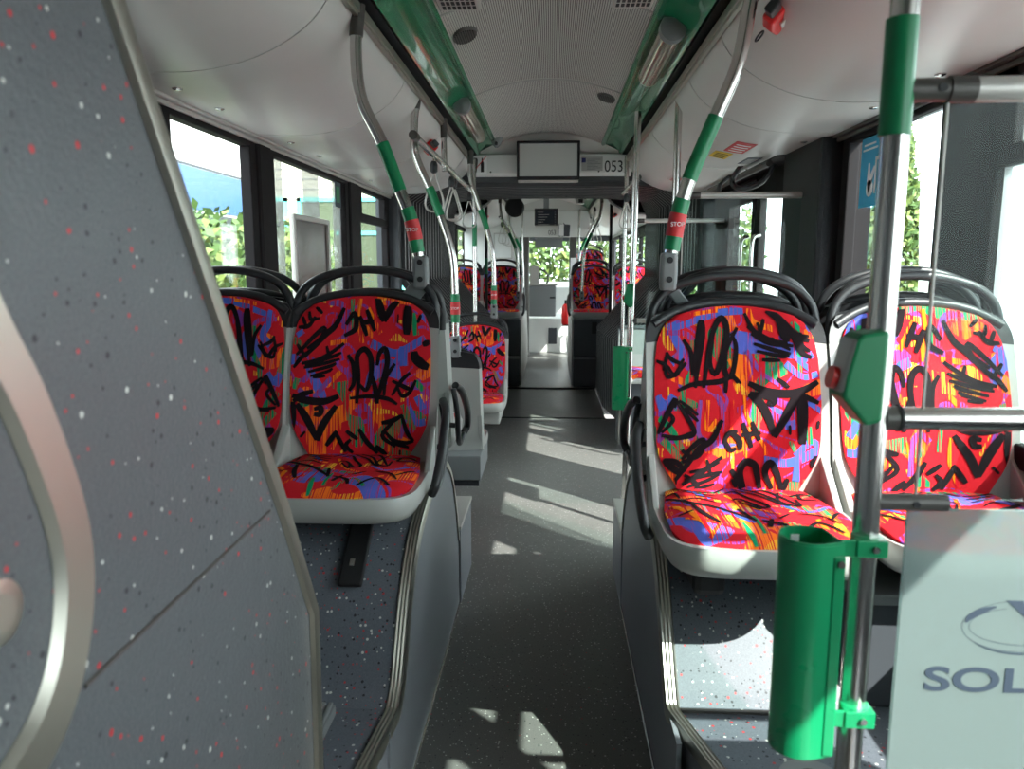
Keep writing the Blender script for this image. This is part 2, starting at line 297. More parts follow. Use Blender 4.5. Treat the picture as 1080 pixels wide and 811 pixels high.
# door bay on the right of the rear car
struct('wall_right.001', MB().box((1.38, 3.9, 2.02), (1.47, YB, 2.63)).box((1.38, 3.64, 0), (1.47, 4.32, 2.1)).box((1.38, 6.12, 0), (1.47, YB, 2.1)), 'frame')
struct('trim_12', MB().box((1.27, 3.74, 0), (1.39, 4.34, 2.06)), 'pillar', bevel=.02)
struct('trim_13', MB().box((1.22, 4.3, 2.03), (1.39, 6.15, 2.24)).box((1.18, 4.3, 2.055), (1.24, 6.15, 2.08)), 'frame', bevel=.01)
dn = [0]
def door(sg, y0, y1):
    dn[0] += 1; X = XR*sg; r = tag(thing('door_%d' % dn[0], None, None, (X, (y0+y1)/2, 0)), kind='structure'); m = (y0+y1)/2
    for p, q in ((y0, m-.01), (m+.01, y1)):
        a, b = sorted((X-.02*sg, X+.03*sg)); mb = MB().box((a, p, .02), (b, p+.09, 2.03)).box((a, q-.09, .02), (b, q, 2.03)).box((a, p, .02), (b, q, .16)).box((a, p, 1.88), (b, q, 2.03))
        f = mb.build('door_leaf_frame', 'frame', r, bevel=.008)
        g = sorted((X+.002*sg, X+.008*sg)); MB().box((g[0], p+.08, .15), (g[1], q-.08, 1.9)).build('pane', 'glass', r)
        hx = X-.07*sg; yy = (p+.14) if p > m-.1 else q-.14
        MB().tube(spline([(X-.02*sg, yy, .95), (hx, yy, 1.0), (hx, yy, 1.3), (hx, yy, 1.6), (X-.02*sg, yy, 1.65)], 6), .014, 10).build('door_handle', 'steel', r, smooth=50)
    return r
door(1, 4.36, 6.10)
# door opening gear arms above the door
dg_ = thing('door_arm', 'black curved door arms hanging under the header above right door', 'door arm', (1.22, 5.0, 2.0))
MB().tube(spline([(1.2, 5.2, 2.04), (1.12, 5.22, 1.97), (1.12, 5.15, 1.90), (1.2, 5.05, 1.92), (1.3, 5.0, 1.97)], 8), .014, 10).build('arm', 'dark', dg_, smooth=50)
MB().tube(spline([(1.15, 4.75, 2.05), (1.10, 4.78, 1.95), (1.14, 4.72, 1.90), (1.24, 4.65, 1.93), (1.3, 4.62, 2.03)], 8), .016, 10).build('arm', 'dark', dg_, smooth=50)
MB().tube([(1.2, 4.36, 2.0), (1.2, 6.1, 2.0)], .018, 12).build('drive_rod', 'brown', dg_, smooth=50)
struct('wall_back', MB().box((-1.47, -1.3, 0), (1.47, -1.2, 2.65)), 'mgrey')
# front car walls
FL = [(9.6, 11.2), (11.4, 12.5), (13.0, 14.6), (14.9, 17.2)]
mbw = wall(-1, 9.05, YF, FL, 'left'); 
for w in FL: window(-1, *w)
FR = [(9.5, 10.9)]
wall(1, 9.05, 11.1, FR, 'right'); window(1, *FR[0]); door(1, 11.2, 12.8); struct('wall_right.003', MB().box((1.38, 11.1, 2.03), (1.47, 12.9, 2.63)), 'frame')
wall(1, 12.9, YF, [(13.2, 15.2), (15.5, 17.2)], 'right'); window(1, 13.2, 15.2); window(1, 15.5, 17.2)
mb = MB().box((-1.47, YF, 0), (1.47, YF+.08, .75)).box((-1.47, YF, 2.0), (1.47, YF+.08, 2.65)).box((-1.47, YF, .7), (-1.3, YF+.08, 2.1)).box((1.3, YF, .7), (1.47, YF+.08, 2.1)); struct('wall_front', mb, 'dgrey')
r = tag(thing('window_20', None, None, (0, YF, .75)), kind='structure'); MB().box((-1.3, YF+.03, .75), (1.3, YF+.036, 2.0)).build('pane', 'glass', r)
# ------------------------------------------------------------ joint: bellows lining, rear portal bulkhead
PF = [(.56, 0), (.56, .40), (.56, .75), (.83, 1.04), (1.10, 1.33), (1.10, 1.7), (1.10, 2.02), (1.02, 2.13), (.7, 2.16), (.3, 2.17)]
prof = [(-x, z) for x, z in PF]+[(0, 2.17)]+[(x, z) for x, z in PF[::-1]]
def outw(p, d):
    x, z = p
    if z > 2.1: return (x, z+d)
    s_ = 1 if x > 0 else -1
    if .76 < z < 1.32: return (x+s_*d*.7, z-d*.7)
    return (x+s_*d, z)
def fl(y, p):
    t = max(0, 1-(y-6.75)/1.2); q = max(0, (y-8.2)/.9)
    return (.06*t+.10*q-.03) if p[1] > 2.1 else .15*t
ys = []; y = 6.75
while y < 9.06: ys += [(y, 0), (y+.022, 0), (y+.026, .045), (y+.09-.004, .045)]; y += .09
ys.append((9.06, 0))
mb = MB().thick(lambda p, q: (lambda o: (o[0], q[0], o[1]))(outw(p, q[1]+fl(q[0], p))), lambda p, q: (lambda o: (o[0], q[0], o[1]))(outw(p, q[1]+.03+fl(q[0], p))), prof, ys)
for q, f in enumerate(mb.f):
    yy = sum(mb.v[i][1] for i in f)/len(f); fr_ = ((yy-6.75) % .09)/.09
    mb.m[q] = 1 if .02 < fr_ < .25 else 0
bl = tag(mb.build('joint_bellows', ['bell', 'bellrim'], loc=(0, 7.9, 0)), 'dark grey pleated bellows lining the joint between the two bus cars', 'bellows')
# frame rings of the joint
for k, yy in enumerate((6.62, 9.02)):
    mb = MB(); inner = [(-.75, 0), (-.75, .69), (-1.28, 1.24), (-1.28, 2.05), (-1.12, 2.21), (1.12, 2.21), (1.28, 2.05), (1.28, 1.24), (.75, .69), (.75, 0)]
    if k: inner = [(-.60, 0), (-.60, .78), (-1.12, 1.36), (-1.12, 2.1), (-1.02, 2.26), (1.02, 2.26), (1.12, 2.1), (1.12, 1.36), (.60, .78), (.60, 0)]
    out = [(-1.47, 0), (-1.47, .78), (-1.47, 1.36), (-1.47, 2.1), (-1.47, 2.6), (1.47, 2.6), (1.47, 2.1), (1.47, 1.36), (1.47, .78), (1.47, 0)]
    n = len(inner)
    for i in range(n-1):
        q = [inner[i], inner[i+1], out[i+1], out[i]]; mb.prism(q, 'y', yy, yy+.12)
    struct('trim_%d' % (14+k), mb, 'dgrey')
bh = thing('portal_bulkhead', 'pale panel above the joint opening carrying screen and number', 'bulkhead panel', (0, 6.45, 2.16))
mb = MB().prism([(6.42, 2.165), (6.39, 2.19), (6.39, 2.335), (6.44, 2.345), (6.50, 2.345), (6.50, 2.165)], 'x', -.66, .66)
mb.build('lower_panel', 'white2', bh, bevel=.005)
mb = MB(); mb.thick(lambda x, t: (x, 6.44-.05*t, 2.34+(cz(x)+.01-2.34)*t), lambda x, t: (x, 6.52, 2.34+(cz(x)+.01-2.34)*t), lin(-.62, .62, 15), [0, .5, 1]); mb.build('upper_panel', 'white', bh, smooth=40)
mb = MB().box((-1.1, 6.42, 2.125), (1.1, 6.6, 2.165)).box((-1.1, 6.45, 2.09), (1.1, 6.5, 2.125)); mb.build('edge_profile', 'bell', bh, bevel=.006)
for x in (-.47, .40): MB().tube([(x, 6.388, 2.20), (x, 6.381, 2.20)], .007, 10).build('screw', 'brown', bh)
# stickers on the bulkhead
st = thing('no_ice_cream_sticker', 'small white sticker with crossed-out black symbols, left of the screen', 'sticker', (-.56, 6.39, 2.27))
MB().box((-.625, 6.386, 2.19), (-.50, 6.3895, 2.325)).build('backing', 'wink', st)
mb = MB(); mb.prism([(-.612, 2.285), (-.575, 2.285), (-.583, 2.20), (-.60, 2.20)], 'y', 6.384, 6.3858).prism(circ((-.594, 2.292), .02, 12), 'y', 6.384, 6.3858).prism([(-.55, 2.20), (-.525, 2.20), (-.525, 2.27), (-.533, 2.29), (-.533, 2.31), (-.543, 2.31), (-.543, 2.29), (-.55, 2.27)], 'y', 6.384, 6.3858)
mb.build('symbol', 'black', st)
MB().prism([(-.622, 2.192), (-.615, 2.192), (-.503, 2.322), (-.51, 2.322)], 'y', 6.382, 6.3838).build('cross_bar', 'red', st)
st = thing('notice_sticker', 'grey text notice with small navy flag square, right of the big screen', 'sticker', (.31, 6.39, 2.26))
MB().box((.262, 6.386, 2.205), (.43, 6.3895, 2.315)).build('backing', 'lgrey', st)
mb = MB().box((.262, 6.384, 2.27), (.295, 6.3858, 2.305)); mb.build('flag', 'navy', st)
mb = MB()
for k in range(8): mb.box((.305, 6.384, 2.215+k*.011), (.305+.07+.04*((k*5) % 3)/2, 6.3858, 2.219+k*.011))
mb.build('text_lines', 'mgrey', st)
nb = thing('fleet_number', 'black number 053 printed on pale bulkhead beside right cove', 'number', (.52, 6.388, 2.26))
text('digits', '053', 'black', (.52, 6.387, 2.235), .125, (PI/2, 0, 0), nb, sx=.82)
mb = MB().prism([(.60, 2.29), (.64, 2.24), (.60, 2.19), (.605, 2.19), (.645, 2.24), (.605, 2.29)], 'y', 6.3865, 6.388); mb.build('arrow', 'black', nb)
# ------------------------------------------------------------ podiums over the wheels
def podium(sg, xi, pr, plat_poly, label, ex, wallx):
    r = thing('wheel_arch_podium', label, 'podium', (sg*.85, 2.5, 0))
    path = [(q.x, q.y) for q in spline([(a, b, 0) for a, b in pr], 6)]
    # curved cover surface: slab
    mb = MB(); a, b = sorted((sg*(abs(xi)+.012), wallx))
    mb.thick(lambda x, p: (x, p[0], p[1]), lambda x, p: (x, p[0]+.0, max(0, p[1]-.12)), [a, b], path); mb.build('speckled_cover', 'speck', r, smooth=40)
    # platform
    mb = MB().prism(plat_poly, 'z', 0, .31); mb.build('platform', 'speck', r)
    poly = [(1.72, 0)]+[(1.72, .31)]+path[0:]+[(path[-1][0], 0)]
    a, b = sorted((xi, xi+sg*.012)); mb = MB().prism(poly, 'x', a, b); mb.build('side_panel', 'side', r)
    # near side panel of platform (follows the platform edge)
    e = ex; mb = MB()
    for i in range(len(e)-1):
        (x0, y0), (x1, y1) = e[i], e[i+1]; mb.add([(x0, y0, 0), (x1, y1, 0), (x1, y1, .30), (x0, y0, .30), (x0+sg*.01, y0, 0), (x1+sg*.01, y1, 0), (x1+sg*.01, y1, .30), (x0+sg*.01, y0, .30)], [(0,1,2,3),(4,7,6,5),(3,2,6,7),(0,4,5,1),(0,3,7,4),(1,5,6,2)])
    mb.build('kick_panel', 'side', r)
    # ribbed aluminium trim along the arch edge and platform edge
    full = [(x, y, .312) for x, y in e]+[(xi, p[0], p[1]) for p in path]; mb = MB()
    w = .040; P = [Vector(p) for p in full]; nrm = []
    for i in range(len(P)):
        t = (P[min(i+1, len(P)-1)]-P[max(i-1, 0)]); t.x = 0; t.normalize(); nrm.append(Vector((0, -t.z, t.y)))
    A = []
    for i, p in enumerate(P):
        n = nrm[i]; ring = []
        for k in range(9):
            x = p.x-sg*.006+sg*w*k/8; h = .006+(.0018 if k % 2 else 0) if 0 < k < 8 else (.0 if k else -.004)
            ring.append(Vector((x, p.y, p.z))+n*h)
        ring.append(Vector((p.x+sg*(w-.006), p.y, p.z))-n*.01); ring.append(Vector((p.x-sg*.006, p.y, p.z))-n*.022); A.append(ring)
    n = len(A[0]); vs = [v for q in A for v in q]; fs = [(i*n+k, i*n+(k+1) % n, (i+1)*n+(k+1) % n, (i+1)*n+k) for i in range(len(A)-1) for k in range(n)]
    mb.add(vs, fs); mb.build('edge_trim', 'alu', r, smooth=30)
    mb = MB().tube([(xi-sg*.002, 1.3, .006), (xi-sg*.002, path[-1][0], .006)], .005, 6); mb.build('floor_bead', 'steel', r)
    # joint strips across the platform
    a, b = sorted((xi+sg*.03, wallx)); yv = 1.86
    MB().box((a, yv-.008, .308), (b, yv+.004, .317)).build('cross_strip', 'brown', r)
    return r
PL = [(1.83, .31), (1.90, .36), (2.02, .53), (2.15, .64), (2.31, .70), (2.55, .745), (2.75, .735), (2.93, .64), (3.06, .47), (3.14, .30)]
PR_ = [(1.88, .31), (1.93, .36), (2.08, .53), (2.22, .64), (2.38, .70), (2.57, .725), (2.8, .71), (2.98, .62), (3.11, .46), (3.2, .28)]
podium(-1, -.36, PL, [(-1.375, 1.46), (-1.375, 2.1), (-.372, 2.1), (-.372, 1.8), (-.40, 1.35), (-.42, 1.0), (-.432, 1.0), (-.432, 1.46)], 'left speckled wheel arch podium with curved ribbed edge under the left seats', [(-.42, 1.0), (-.40, 1.35), (-.36, 1.80)], -1.375)
podium(1, .34, PR_, [(1.375, -.2), (1.375, 2.1), (.352, 2.1), (.352, 1.85), (.44, 1.5), (.44, -.2)], 'right speckled wheel arch podium with sunlit platform behind the near green bin', [(.44, -.2), (.44, 1.5), (.34, 1.85)], .80)
for sg, nm in ((-1, 'low grey ledge behind left podium, next to aisle'), (1, 'low grey ledge behind right podium, next to aisle')):
    a, b = sorted((sg*.335 if sg > 0 else -.352, sg*.62)); r = thing('plinth_box', nm, 'ledge', ((a+b)/2, 3.38, 0))
    MB().box((a, 3.15, 0), (b, 3.58, .33)).build('body', 'side', r, bevel=.004); MB().box((a-.004, 3.14, .33), (b+.004, 3.59, .348)).build('lid', 'rail', r, bevel=.004)
# black retaining plate under left seat & small holder under right seat
r = thing('bench_support_plate', 'black rounded plate with keyhole on speckled arch below left seat', 'support plate', (-.52, 2.1, .56))
def slab(x0, x1, a, b, h=.01): # on sloped surface from a=(y,z) to b
    d = Vector((0, b[0]-a[0], b[1]-a[1])).normalized(); n = Vector((0, -d.z, d.y)); q = []
    for hh in (0, h): q += [Vector((x0, a[0], a[1]))+n*hh, Vector((x1, a[0], a[1]))+n*hh, Vector((x1, b[0], b[1]))+n*hh, Vector((x0, b[0], b[1]))+n*hh]
    return MB().add(q, [(0,3,2,1),(4,5,6,7),(0,1,5,4),(1,2,6,5),(2,3,7,6),(3,0,4,7)])
slab(-.565, -.495, (2.025, .555), (2.20, .69), .014).build('plate', 'black', r, bevel=.006); slab(-.542, -.526, (2.07, .592), (2.09, .607), .018).build('lock', 'steel', r, bevel=.003)
MB().box((-.55, 2.2, .68), (-.51, 2.3, .78)).build('stem', 'dark', r, bevel=.004)
r = thing('seat_mounting_block', 'small black foot between right aisle seat and speckled arch', 'support foot', (.46, 2.1, .6))
MB().box((.42, 2.0, .56), (.51, 2.12, .70)).build('foot', 'black', r, bevel=.02); MB().box((.44, 2.06, .66), (.49, 2.14, .77)).build('stem', 'dark', r, bevel=.004)
r = thing('under_seat_box', 'dark grey box with glossy lid under right window seat', 'box', (1.0, 2.2, .31))
MB().box((.815, 1.9, .31), (1.36, 2.45, .60)).build('body', 'dgrey', r, bevel=.01); MB().box((.81, 1.88, .60), (1.36, 2.45, .63)).build('lid', 'mgrey', r, bevel=.006)
r = thing('platform_drain_cap', 'round metal cap on right platform floor at foot of frosted screen', 'cap', (.60, 1.62, .31))
MB().prism(circ((.62, 1.60), .07, 28), 'z', .31, .316).build('ring', 'mgrey', r); MB().prism(circ((.62, 1.60), .028, 20), 'z', .316, .321).build('screw', 'brown', r)
r = thing('platform_ridge', 'ribbed aluminium step ridge on left platform floor', 'step ridge', (-.56, 1.5, .31))
mb = MB()
for k in range(5): mb.box((-.605+k*.018, 1.48, .31), (-.593+k*.018, 1.80, .345))
mb.box((-.61, 1.48, .31), (-.515, 1.80, .337)); mb.build('ridge', 'mgrey', r, bevel=.003)

# ------------------------------------------------------------ seats
Hs = .500
WT = [(0, .170), (.06, .188), (.13, .212), (.2, .228), (.3, .236), (.5, .240), (.75, .236), (.86, .228), (.93, .212), (.97, .196), (1, .172)]
def wt(t):
    t = max(0, min(1, t))
    for (a, b), (c, d) in zip(WT, WT[1:]):
        if t <= c: return b+(d-b)*(t-a)/(c-a)
    return WT[-1][1]
def B(x, t, push=0):                     # back rest front surface; x in metres
    w = wt(t); s_ = max(-1, min(1, x/w)); zz = t*Hs+.028*(1-s_*s_)*max(0, t-.7)/.3
    edge = abs(s_)**6*.012
    y = .125*t-.02*math.sin(PI*min(1, t*1.5))*0-.030*s_*s_*(1-.3*t)+.018*math.sin(t*PI)*-1+edge-push
    return (x, y, zz+.02)
def C(x, v, push=0):                     # seat cushion top surface, v 0 (back) .. 1 (front)
    d = .43*v; w = (.205+.032*min(1, v*2.2)) if v < .75 else .237-.09*((v-.75)/.25)**2.6
    s_ = max(-1, min(1, x/w)); z = .035-.013*(1-s_*s_)*(1-v*.6)-.035*max(0, (v-.72)/.28)**2.2-abs(s_)**5*.022
    return (max(-w, min(w, x)), .0-d, z+push)
def ribbon(mb, fn, pts, w, mi, push, taper=True):
    P = [Vector((p[0], p[1], 0)) for p in pts]; P = spline(P, 5) if len(P) > 2 else [P[0]+(P[1]-P[0])*k/5 for k in range(6)]
    n = len(P); vs = []; fs = []
    for i, p in enumerate(P):
        t = (P[min(i+1, n-1)]-P[max(i-1, 0)]).normalized(); q = Vector((-t.y, t.x, 0)); ww = w*(.55+.45*math.sin(PI*min(1, (i+.6)/n)))/2 if taper else w/2
        for k in (-1, 0, 1): c = p+q*ww*k; vs.append((c.x, c.y))
    for i in range(n-1):
        for k in (0, 1): fs.append((i*3+k, i*3+k+1, (i+1)*3+k+1, (i+1)*3+k))
    mb.add([fn(v[0], v[1], push) for v in vs], fs, mi)
# strokes are drawn in pixels of a close-up: (x,y); cx, half width px, bottom, height
A_ink = [(11, [(50,240),(90,260),(120,300),(150,270),(170,250)]), (10, [(92,208),(110,235),(160,258)]), (10, [(160,235),(130,290),(95,305),(85,270)]), (9, [(95,215),(80,280)]),
 (14, [(160,165),(190,215),(200,300),(215,190),(232,105),(238,160),(215,280),(205,350)]), (15, [(238,350),(265,190),(300,105),(328,110),(332,170),(290,290),(265,250),(280,150)]),
 (13, [(375,130),(330,210),(325,290),(350,300),(370,200),(350,150)]), (11, [(325,370),(330,280)]), (13, [(135,360),(200,335),(300,325),(350,305),(375,330)]), (9, [(345,290),(385,332)]),
 (12, [(405,80),(440,140),(480,170),(570,175)]), (10, [(415,125),(460,150),(580,200)]), (11, [(430,150),(500,180),(590,185)]), (10, [(440,185),(520,205),(580,215)]), (9, [(450,210),(540,225),(575,222)]), (9, [(470,240),(540,240)]), (10, [(480,95),(465,150)]), (9, [(455,110),(475,160),(520,165)]),
 (22, [(490,60),(540,90),(560,150),(580,160)]), (16, [(540,80),(600,140),(655,160)]), (16, [(520,65),(570,110),(600,160),(625,210),(660,225)]), (12, [(620,130),(625,180),(655,200)]), (10, [(560,150),(655,140)]),
 (20, [(415,330),(480,360),(560,370),(620,355),(680,320)]), (26, [(610,350),(618,430),(615,570)]), (20, [(415,375),(460,410),(490,470),(510,540)]), (20, [(510,545),(550,470),(590,390),(600,350)]), (16, [(420,370),(470,380),(510,390),(505,412),(485,405)]), (12, [(525,310),(570,345)]), (13, [(610,370),(680,405)]), (24, [(565,515),(575,515)]), (20, [(670,490),(682,492)]),
 (14, [(55,535),(90,460),(125,395),(120,430)]), (12, [(125,395),(160,450),(200,530),(150,550),(100,555)]), (11, [(70,540),(140,550),(190,530)]), (10, [(100,450),(115,480),(70,530)]), (9, [(140,400),(180,430),(215,460)]), (9, [(160,430),(215,485)]),
 (15, [(310,480),(270,560),(215,600),(160,680)]), (13, [(150,640),(190,590),(235,560),(220,620),(150,650)]), (18, [(75,640),(110,670),(150,700)]), (14, [(80,640),(130,650),(160,690)]), (12, [(150,600),(180,640),(110,740)]),
 (13, [(150,740),(230,690),(310,630)]), (10, [(160,720),(240,705),(310,690)]), (9, [(170,750),(250,725),(300,700)]), (10, [(180,690),(240,680),(300,650)]), (9, [(250,640),(265,700)]), (8, [(200,760),(280,740)]), (12, [(160,700),(210,740),(200,765)]),
 (15, [(345,680),(370,720),(385,760)]), (18, [(395,755),(380,690),(400,650),(435,660),(445,700),(455,755)]), (17, [(500,755),(475,690),(495,650),(520,690),(535,755)]), (12, [(560,710),(540,760)]), (10, [(350,720),(365,755)]),
 (15, [(345,530),(375,560),(380,600)]), (12, [(320,560),(340,600),(365,595)]), (13, [(390,490),(425,590)]), (12, [(425,485),(455,560)]), (12, [(385,540),(460,530)]), (12, [(315,575),(335,535),(370,525)]), (24, [(655,660),(665,640),(660,670)]), (16, [(668,615),(672,645)])]
A_col = [(3, 26, [(100,120),(180,105),(290,80),(400,70)]), (3, 34, [(115,90),(125,150),(150,210),(110,250)]), (2, 20, [(90,130),(180,150),(230,230)]), (3, 34, [(60,400),(90,420),(120,380)]), (3, 30, [(55,380),(75,440)]),
 (4, 22, [(195,170),(200,260),(160,350),(150,420)]), (4, 26, [(60,470),(110,520),(150,600)]), (4, 30, [(75,560),(120,610),(140,640)]), (2, 18, [(225,400),(215,520),(240,560),(300,560),(310,420),(285,380)]), (2, 16, [(210,590),(250,600),(320,560)]),
 (5, 16, [(255,400),(250,520),(290,480)]), (5, 14, [(350,400),(345,540)]), (5, 14, [(400,380),(410,470),(470,580),(480,620)]), (5, 22, [(190,70),(300,65)]), (5, 22, [(420,60),(440,110),(520,130)]), (5, 14, [(400,600),(405,640)]), (5, 12, [(340,240),(380,310),(410,290)]),
 (2, 30, [(470,430),(530,470),(590,440)]), (2, 20, [(520,490),(590,460)]), (3, 34, [(470,640),(550,650),(610,630),(680,590)]), (3, 28, [(600,640),(590,720)]), (3, 26, [(590,620),(650,560),(690,600)]), (4, 20, [(615,200),(610,300)]), (4, 22, [(640,500),(645,570)]), (4, 16, [(570,560),(590,600)]),
 (3, 24, [(560,250),(620,300),(680,290)]), (3, 20, [(590,220),(650,270)]), (2, 16, [(410,210),(470,290),(540,340)]), (4, 22, [(590,90),(630,130)]), (3, 20, [(640,400),(690,440)]), (3, 26, [(620,240),(665,210)])]
B_ink = [(12, [(75,160),(120,160),(150,120)]), (10, [(90,110),(110,160)]), (10, [(120,90),(130,130),(170,130)]), (9, [(150,75),(180,110)]), (15, [(275,95),(240,165),(190,210),(110,300)]), (13, [(75,290),(140,215),(190,175),(180,215),(120,260)]), (12, [(65,350),(100,300),(150,260)]), (10, [(75,240),(110,290)]),
 (12, [(100,330),(180,310),(280,240)]), (10, [(110,350),(200,330),(265,310)]), (10, [(115,340),(230,300),(270,280)]), (10, [(130,370),(220,345),(250,330)]), (9, [(140,390),(210,370),(235,355)]), (9, [(205,250),(220,310)]), (9, [(150,395),(205,390)]),
 (20, [(65,480),(110,500),(200,510),(265,485)]), (16, [(70,510),(100,480),(155,460)]), (20, [(85,520),(130,590),(175,690)]), (20, [(175,695),(200,620),(255,530)]), (24, [(65,510),(65,640)]), (15, [(160,570),(185,570),(190,540),(160,545)]), (22, [(110,660),(118,668)]),
 (13, [(300,290),(325,340),(330,420),(310,460)]), (15, [(345,520),(350,400),(340,300),(370,265),(400,300),(405,380),(385,455),(345,420)]), (15, [(410,390),(430,470),(435,520)]), (15, [(430,340),(440,280),(465,265),(475,330),(450,440),(440,480)]), (12, [(510,330),(470,400),(465,480)]), (12, [(315,495),(400,485),(480,495),(525,520)]),
 (12, [(500,410),(560,440),(590,450)]), (11, [(580,370),(540,410),(500,480)]), (11, [(605,405),(580,460),(545,480),(520,430)]), (22, [(420,50),(440,110),(455,150)]), (18, [(455,150),(480,100),(515,55)]), (26, [(560,70),(558,200)]), (24, [(513,135),(520,135)]), (26, [(605,120),(618,125)]),
 (26, [(595,270),(600,300),(630,330),(660,345)]), (16, [(630,240),(662,225)]), (14, [(455,610),(500,600),(550,570)]), (12, [(545,570),(570,650),(600,690)]), (12, [(470,650),(510,690),(560,700),(600,690)]), (12, [(510,600),(460,670),(520,720)]), (10, [(490,700),(580,720)]), (14, [(355,640),(390,700),(440,755)]), (14, [(430,720),(480,760)]),
 (14, [(285,165),(320,120),(330,180),(280,210)]), (13, [(345,130),(380,210)]), (13, [(375,105),(415,190)]), (12, [(350,160),(410,150)]), (14, [(215,720),(260,650)]), (12, [(250,650),(300,750)]), (12, [(300,650),(350,690)]), (12, [(330,755),(300,720),(320,690)]), (14, [(535,745),(545,745)])]
B_col = [(2, 26, [(200,60),(270,90),(290,200),(240,240)]), (3, 26, [(620,100),(665,150)]), (3, 32, [(400,240),(500,280),(560,260),(640,210)]), (3, 36, [(545,250),(550,340)]), (3, 22, [(540,270),(490,370)]), (3, 30, [(570,530),(610,600),(650,600)]), (3, 30, [(610,480),(640,540)]), (4, 26, [(580,100),(600,200)]), (4, 26, [(550,520),(600,640)]), (4, 24, [(600,410),(640,450)]),
 (5, 18, [(345,60),(340,140),(360,240)]), (5, 20, [(380,100),(440,200)]), (5, 18, [(215,240),(290,230)]), (5, 20, [(270,370),(210,440)]), (5, 14, [(265,540),(270,640),(240,740)]), (5, 16, [(420,560),(410,640)]), (2, 22, [(340,560),(370,530),(400,560),(410,700)]), (2, 24, [(470,60),(480,130)]), (2, 22, [(90,450),(150,490),(230,400)]), (2, 20, [(450,330),(470,430)]), (2, 18, [(560,590),(540,680)]), (4, 16, [(310,60),(315,200)]), (4, 16, [(290,420),(310,600)]), (3, 24, [(70,200),(100,180)]), (4, 24, [(85,400),(70,450)])]
def pat(kind):
    if kind == 'A': return A_ink, A_col, lambda p: ((p[0]-367)/325*.24, (765-p[1])/710), .24/325
    return B_ink, B_col, lambda p: ((p[0]-360)/310*.24, (765-p[1])/715), .24/310
def clipw(x, t, push): return B(max(-wt(t)*.985, min(wt(t)*.985, x)), max(.005, min(.99, t)), push)
def draw_back(mb, kind, mirror=1):
    ink, colr, f, k = pat(kind)
    def g(x, t, push): return clipw(x, t, push)
    for j, (mi, w, pts) in enumerate(colr):
        ribbon(mb, lambda x, v, p: g(x, v/Hs, p), [(f(p)[0]*mirror, f(p)[1]*Hs) for p in pts], w*k, mi, .0009+.00003*j, False)
    for j, (w, pts) in enumerate(ink):
        ribbon(mb, lambda x, v, p: g(x, v/Hs, p), [(f(p)[0]*mirror, f(p)[1]*Hs) for p in pts], w*k*1.65, 1, .0022+.00002*j)
def draw_seat(mb, mirror=1):
    # close-up pixels of the cushion: x 40..810, y 40..265
    L = [(17, [(60,80),(150,110),(260,135),(390,190)]), (16, [(160,120),(190,165),(235,205)]), (9, [(110,35),(200,55),(290,60)]), (8, [(150,55),(240,70),(300,75)]), (8, [(200,75),(300,90)]), (9, [(130,100),(200,90),(280,110)]),
         (11, [(350,60),(400,50),(440,80),(500,120),(470,130),(400,90),(360,95)]), (11, [(410,40),(500,70),(560,110),(590,120),(520,60),(440,35)]), (11, [(500,45),(560,50),(640,120)]), (10, [(600,55),(570,100),(640,125),(650,90)]), (9, [(380,100),(450,140),(430,110)]), (12, [(640,75),(720,60),(775,70)]), (10, [(690,60),(680,90),(770,80)]), (14, [(415,190),(490,205),(515,225)]), (14, [(430,215),(460,185)]), (12, [(350,140),(390,195)]), (10, [(720,180),(770,150),(800,140)]), (9, [(75,170),(150,150)]), (10, [(60,70),(110,60),(120,90)]), (9, [(500,180),(560,160)]), (9, [(600,160),(690,170),(740,200)]), (12, [(560,230),(640,200),(720,225)]), (9, [(300,60),(360,30)])]
    K = [(5, 20, [(100,180),(200,200),(270,190)]), (5, 16, [(170,240),(240,200),(260,180)]), (5, 20, [(60,120),(130,160),(180,230)]), (4, 26, [(320,200),(350,260)]), (4, 20, [(390,170),(400,230)]), (3, 26, [(260,140),(340,180),(380,200)]), (3, 22, [(180,50),(260,90)]), (2, 20, [(250,170),(350,150),(480,180)]), (5, 18, [(340,70),(420,130),(520,160)]), (4, 18, [(600,50),(680,80),(760,50)]), (3, 20, [(560,120),(660,150),(790,110)]), (5, 18, [(640,190),(760,160)]), (4, 20, [(450,240),(520,200),(600,230)]), (2, 22, [(80,100),(160,130)])]
    f = lambda p: ((p[0]-425)/385*.23*mirror, max(.02, min(.97, (p[1]-30)/230)))
    for j, (mi, w, pts) in enumerate(K): ribbon(mb, lambda x, v, p: C(x, max(.01, min(.985, v/.43)), p), [(f(p)[0], f(p)[1]*.43) for p in pts], w*.0006, mi, .0009+.00003*j, False)
    for j, (w, pts) in enumerate(L): ribbon(mb, lambda x, v, p: C(x, max(.01, min(.985, v/.43)), p), [(f(p)[0], f(p)[1]*.43) for p in pts], w*.0010, 1, .0022+.00002*j)
FM = ['fabric', 'ink', 'purple', 'blue', 'dgreen', 'orange']
def shellpt(s_, t, dy=0):                # outer plastic shell, t may run below 0 / above 1
    w = .262 if t < .86 else .262-.075*((min(t, 1.1)-.86)/.24)**2
    x = s_*w; tt = max(0, min(1, t)); b = B(x*.9, tt)
    return (x, b[1]+.022-abs(s_)**4*.020+dy, t*Hs+.02+.03*(1-s_*s_)*max(0, t-.7)/.3)
